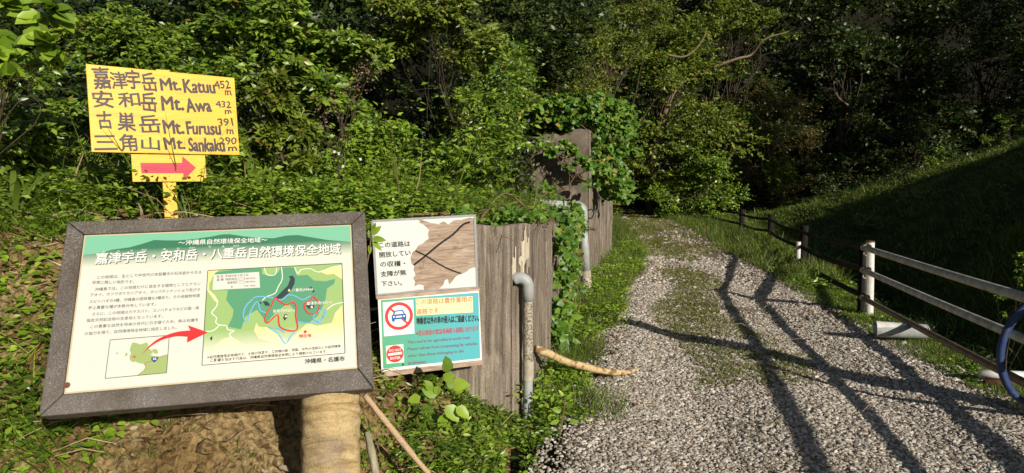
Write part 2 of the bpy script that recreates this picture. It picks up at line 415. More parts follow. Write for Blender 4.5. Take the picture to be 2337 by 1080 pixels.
# ------------------------------------------------------------------ ground shape
def WX(Y): return np.interp(Y, [-5, 2, 4.3, 5.63, 9.4, 11, 16, 22, 30, 36, 50], [-1.2, -.5, 0, .30, .88, 1.27, 2.42, 3.35, 4.2, 3.2, -2])
def FX(Y): return np.interp(Y, [-30, 0, 4.72, 8.2, 14.2, 19.5, 22, 30, 40, 60], [-4.4, 2.52, 3.62, 4.42, 6.15, 7.3, 7.5, 7.55, 8.2, 9])
def road_z(Y): return .5 * sm((Y - 13) / 18) + .02 * np.maximum(Y - 31, 0)
def ground_z(x, Y, fine=True):
    x = np.asarray(x, float); Y = np.asarray(Y, float)
    zr = road_z(Y)
    wx = WX(Y); dl = wx - x
    # left bank above the retaining wall
    up = 1.25 + .9 * np.clip(np.minimum(dl - 1.3, (Y - np.interp(x, [-5.5, -3.8, -.6, .4], [7.2, 10.8, 10.8, 8.5])) * 1.0), 0, 9) + .05 * dl
    hm = np.interp(x, [-1.35, -.95, -.45, .02], [1.25, .62, .30, 0.0])
    t = (Y - np.interp(x, [-1.05, -.86, -.62], [2.42, 2.62, 3.02])) / 1.15
    front = hm * np.clip(t + .18 * fbm(x * 2.2, Y * 2.2, 5), 0, 1) ** 1.15
    front = front + np.clip(-x - 2.2, 0, 3) * .10 * np.clip(t + .8, 0, 1)
    bank = np.where(Y > 4.33, up, np.where(x < -1.0, np.minimum(front + np.clip((Y - 4.1) * .5, 0, 1) * .0, 1.6), front))
    onbank = (dl > .13) & (Y > 4.41)
    zl = np.where(onbank, bank + zr * .5, np.where(Y <= 4.41, front, zr))
    # right: ditch and hill
    d = x - FX(Y) - .22
    drop = np.interp(Y, [0, 9, 14, 19, 26], [1.1, 1.1, .75, .25, 0.0])
    Zc = np.interp(Y, [-30, 2, 5, 8, 11, 15, 25, 32, 40], [.4, .8, 1.5, 2.4, 2.9, 2.8, 2.05, 1.1, 1.3])
    Dc = np.interp(Y, [0, 15, 25, 32, 40], [5.4, 5.4, 6.2, 6.4, 7])
    zb = zr - drop
    g = (Zc - zb) / (Dc - 1.1)
    r1 = zr - sm(d / .75) * drop; r2 = zb + g * (d - 1.1); r3 = Zc + .27 * (d - Dc)
    k = .25
    r3 = np.minimum(r3, 12)
    rr = -k * np.logaddexp(-r2 / k, -r3 / k)
    rr = np.where(d > 1.1 - .4, np.maximum(rr, np.where(d < 1.1, zb, rr)), zb)
    right = np.where(d < 1.1, np.maximum(r1, rr * (d > .9) + (-9) * (d <= .9)), np.maximum(rr, zb))
    z = np.where(d > 0, right, zl)
    far = np.clip(Y - 37 - .15 * x, 0, 60)
    z = z + np.minimum(.62 * far, 40)
    if fine:
        off = (onbank | (Y > 36) | (d > .3))
        hl = sm((d - .8) / 1.5) * (Y < 36)
        z = z + hl * (.30 * fbm(x * .55, Y * .42, 63, 3) + .13 * fbm(x * 2.4, Y * 2.0, 67, 3))
        z = z + np.where(off, .16 * fbm(x * .7, Y * .7, 3, 4), .028 * fbm(x * 1.3, Y * 1.3, 9, 3))
        soilm = (Y < 4.33) & (front > .04)
        z = z + soilm * np.clip(front * 3, 0, 1) * (.17 * fbm(x * 4.3, Y * 4.3, 21, 4, .62) - .13 * np.abs(fbm(x * 8, Y * 8, 33, 4, .62)) - .05 * (np.abs(fbm(x * 3.1, Y * 3.1, 35, 3)) < .02))
    return z
def gz(x, Y): return float(ground_z(np.array([x]), np.array([Y]))[0])
def on_ground(px, py, y0=2.0, y1=60.0):
    Ys = np.linspace(y0, y1, 3000)
    P0 = at(px, py, 1.0); d = P0 - np.array([0, 0, EYE])
    X = d[0] * Ys; Z = EYE + d[2] * Ys
    k = np.argmax(Z <= ground_z(X, Ys)); return np.array([X[k], Ys[k], Z[k]])

def spaced(*segs):
    return np.unique(np.round(np.concatenate([np.arange(a, b, s) for a, b, s in segs]), 4))
def grid_mesh(name, xs, ys, zf, mat, smooth=True, mask=None):
    X, Y = np.meshgrid(xs, ys); Z = zf(X, Y); V = np.stack([X, Y, Z], -1).reshape(-1, 3)
    nx = len(xs); i, j = np.meshgrid(np.arange(nx - 1), np.arange(len(ys) - 1)); a = (j * nx + i).ravel()
    F = np.stack([a, a + 1, a + nx + 1, a + nx], 1)
    return V, F
xs = spaced((-90, -20, 3), (-20, -6, .6), (-6, -3.2, .12), (-3.2, .2, .019), (.2, 2.6, .05), (2.6, 14, .14), (14, 40, .7), (40, 100, 4))
ys = spaced((-60, -5, 3), (-5, 2.3, .35), (2.3, 3.7, .019), (3.7, 4.6, .03), (4.5, 16, .12), (16, 40, .35), (40, 120, 3))
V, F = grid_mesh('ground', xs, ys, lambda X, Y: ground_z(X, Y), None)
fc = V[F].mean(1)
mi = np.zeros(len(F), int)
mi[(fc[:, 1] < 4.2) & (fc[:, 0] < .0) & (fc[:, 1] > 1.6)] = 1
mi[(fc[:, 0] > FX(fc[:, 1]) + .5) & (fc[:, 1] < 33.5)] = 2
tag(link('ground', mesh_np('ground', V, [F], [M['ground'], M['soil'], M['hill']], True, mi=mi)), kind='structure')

# gravel road sheet
RL = lambda Y: np.interp(Y, [-8, 2.5, 3.66, 5, 6.8, 9.5, 14.6, 20, 25, 30, 34], [-1.8, -.10, .24, .56, .86, 1.45, 2.75, 3.5, 3.95, 4.5, 4.3])
RR = lambda Y: np.interp(Y, [-8, 2.5, 3.66, 5.5, 8.5, 11.7, 19, 26, 30, 34], [1.2, 3.15, 3.42, 3.75, 4.12, 4.75, 5.75, 6.2, 6.35, 6.0])
ty = spaced((-8, 3, .4), (3, 16, .10), (16, 34, .25)); tn = np.linspace(0, 1, 60)
T_, Y_ = np.meshgrid(tn, ty)
edge = .22 * fbm(Y_ * 1.7, T_ * 0 + 3, 41, 4) * np.where(T_ < .5, 1 - 2 * T_, 2 * T_ - 1)
X_ = RL(Y_) + (RR(Y_) - RL(Y_)) * T_ + edge
def rut(X, Y):
    t = (X - RL(Y)) / (RR(Y) - RL(Y))
    return -.035 * np.exp(-((t - .28) / .10) ** 2) - .035 * np.exp(-((t - .72) / .10) ** 2)
def road_h(X, Y): return ground_z(X, Y) + .062 + rut(X, Y) + .012 * fbm(X * 5, Y * 5, 77, 3)
Z_ = road_h(X_, Y_) - np.where((T_ < .01) | (T_ > .99), .05, 0)
V = np.stack([X_, Y_, Z_], -1).reshape(-1, 3); nx = len(tn)
i, j = np.meshgrid(np.arange(nx - 1), np.arange(len(ty) - 1)); a = (j * nx + i).ravel()
tag(link('gravel_road', mesh_np('gravel_road', V, [np.stack([a, a + 1, a + nx + 1, a + nx], 1)], M['gravel_bed'], True)), kind='structure')

# loose stones: real pebbles set on the road, instanced from one point cloud
def icos():
    p = (1 + 5 ** .5) / 2
    v = np.array([(-1, p, 0), (1, p, 0), (-1, -p, 0), (1, -p, 0), (0, -1, p), (0, 1, p), (0, -1, -p), (0, 1, -p), (p, 0, -1), (p, 0, 1), (-p, 0, -1), (-p, 0, 1)], float)
    f = [(0, 11, 5), (0, 5, 1), (0, 1, 7), (0, 7, 10), (0, 10, 11), (1, 5, 9), (5, 11, 4), (11, 10, 2), (10, 7, 6), (7, 1, 8), (3, 9, 4), (3, 4, 2), (3, 2, 6), (3, 6, 8), (3, 8, 9), (4, 9, 5), (2, 4, 11), (6, 2, 10), (8, 6, 7), (9, 8, 1)]
    return v / np.linalg.norm(v[0]), f
def stone_cloud():
    segs = [(3.2, 5.2, 4400, .0102), (5.2, 7.5, 2900, .0116), (7.5, 11, 1400, .0135), (11, 17, 330, .021), (17, 30, 50, .030)]
    P, S = [], []
    for y0, y1, dens, s in segs:
        area = (y1 - y0) * 3.5; n = int(dens * area)
        Y = RNG.uniform(y0, y1, n); t = RNG.uniform(-.04, 1.03, n); X = RL(Y) + (RR(Y) - RL(Y)) * t
        # grass strips and bare earth break the gravel up
        keep = (RNG.random(n) < 1.12 - 1.6 * np.clip(fbm(X * 1.1, Y * .7, 51, 3) * 2.6 - .12, 0, .85) * np.clip((Y - 3) / 5, .3, 1)) & (X / np.maximum(Y, .1) < .82)
        mid = np.exp(-((t - .40 - .06 * np.sin(Y * 1.3)) / .17) ** 2) * np.clip((Y - 4.6) / 2.5, 0, 1)
        keep &= RNG.random(n) > mid * (.55 + 1.2 * fbm(X * 2.2, Y * 1.5, 57, 3))
        keep &= RNG.random(n) < np.where((t < .05) | (t > .95), .45, 1.0)
        X, Y = X[keep], Y[keep]
        sz = s * RNG.lognormal(0, .33, len(X))
        P.append(np.stack([X, Y, road_h(X, Y) + sz * .16], 1)); S.append(sz)
    P = np.concatenate(P); S = np.concatenate(S)
    me = bpy.data.meshes.new('loose_gravel'); me.vertices.add(len(P)); me.vertices.foreach_set('co', P.astype(np.float32).ravel())
    a = me.attributes.new('size', 'FLOAT', 'POINT'); a.data.foreach_set('value', S.astype(np.float32))
    me.materials.append(M['stone'])
    o = link('loose_gravel', me); tag(o, kind='stuff', label='loose crushed grey and white gravel on the road')
    src = bpy.data.collections.new('gravel_sources')
    iv, jf = icos()
    for k in range(5):
        v = iv * RNG.uniform(.62, 1.15, (12, 1)) * np.array([1.15, .85, .58])
        m = bpy.data.meshes.new('pebble'); m.from_pydata(v.tolist(), [], jf); m.materials.append(M['stone']); m.update()
        src.objects.link(bpy.data.objects.new('pebble', m))
    ng = bpy.data.node_groups.new('gravel_scatter', 'GeometryNodeTree')
    ng.interface.new_socket('Geometry', in_out='INPUT', socket_type='NodeSocketGeometry'); ng.interface.new_socket('Geometry', in_out='OUTPUT', socket_type='NodeSocketGeometry')
    N = ng.nodes; L = ng.links
    gi = N.new('NodeGroupInput'); go = N.new('NodeGroupOutput')
    ci = N.new('GeometryNodeCollectionInfo'); ci.inputs[0].default_value = src; ci.inputs['Separate Children'].default_value = True; ci.inputs['Reset Children'].default_value = True
    m2p = N.new('GeometryNodeMeshToPoints'); iop = N.new('GeometryNodeInstanceOnPoints'); iop.inputs['Pick Instance'].default_value = True
    rv = N.new('FunctionNodeRandomValue'); rv.data_type = 'FLOAT_VECTOR'; rv.inputs[0].default_value = (0, 0, 0); rv.inputs[1].default_value = (6.28, 6.28, 6.28)
    rx = N.new('FunctionNodeRandomValue'); rx.data_type = 'FLOAT_VECTOR'; rx.inputs[0].default_value = (-.35, -.35, 0); rx.inputs[1].default_value = (.35, .35, 6.28)
    at_ = N.new('GeometryNodeInputNamedAttribute'); at_.data_type = 'FLOAT'; at_.inputs[0].default_value = 'size'
    L.new(gi.outputs[0], m2p.inputs[0]); L.new(m2p.outputs[0], iop.inputs['Points']); L.new(ci.outputs[0], iop.inputs['Instance'])
    L.new(rx.outputs[0], iop.inputs['Rotation']); L.new(at_.outputs[0], iop.inputs['Scale']); L.new(iop.outputs[0], go.inputs[0])
    md = o.modifiers.new('scatter', 'NODES'); md.node_group = ng
stone_cloud()

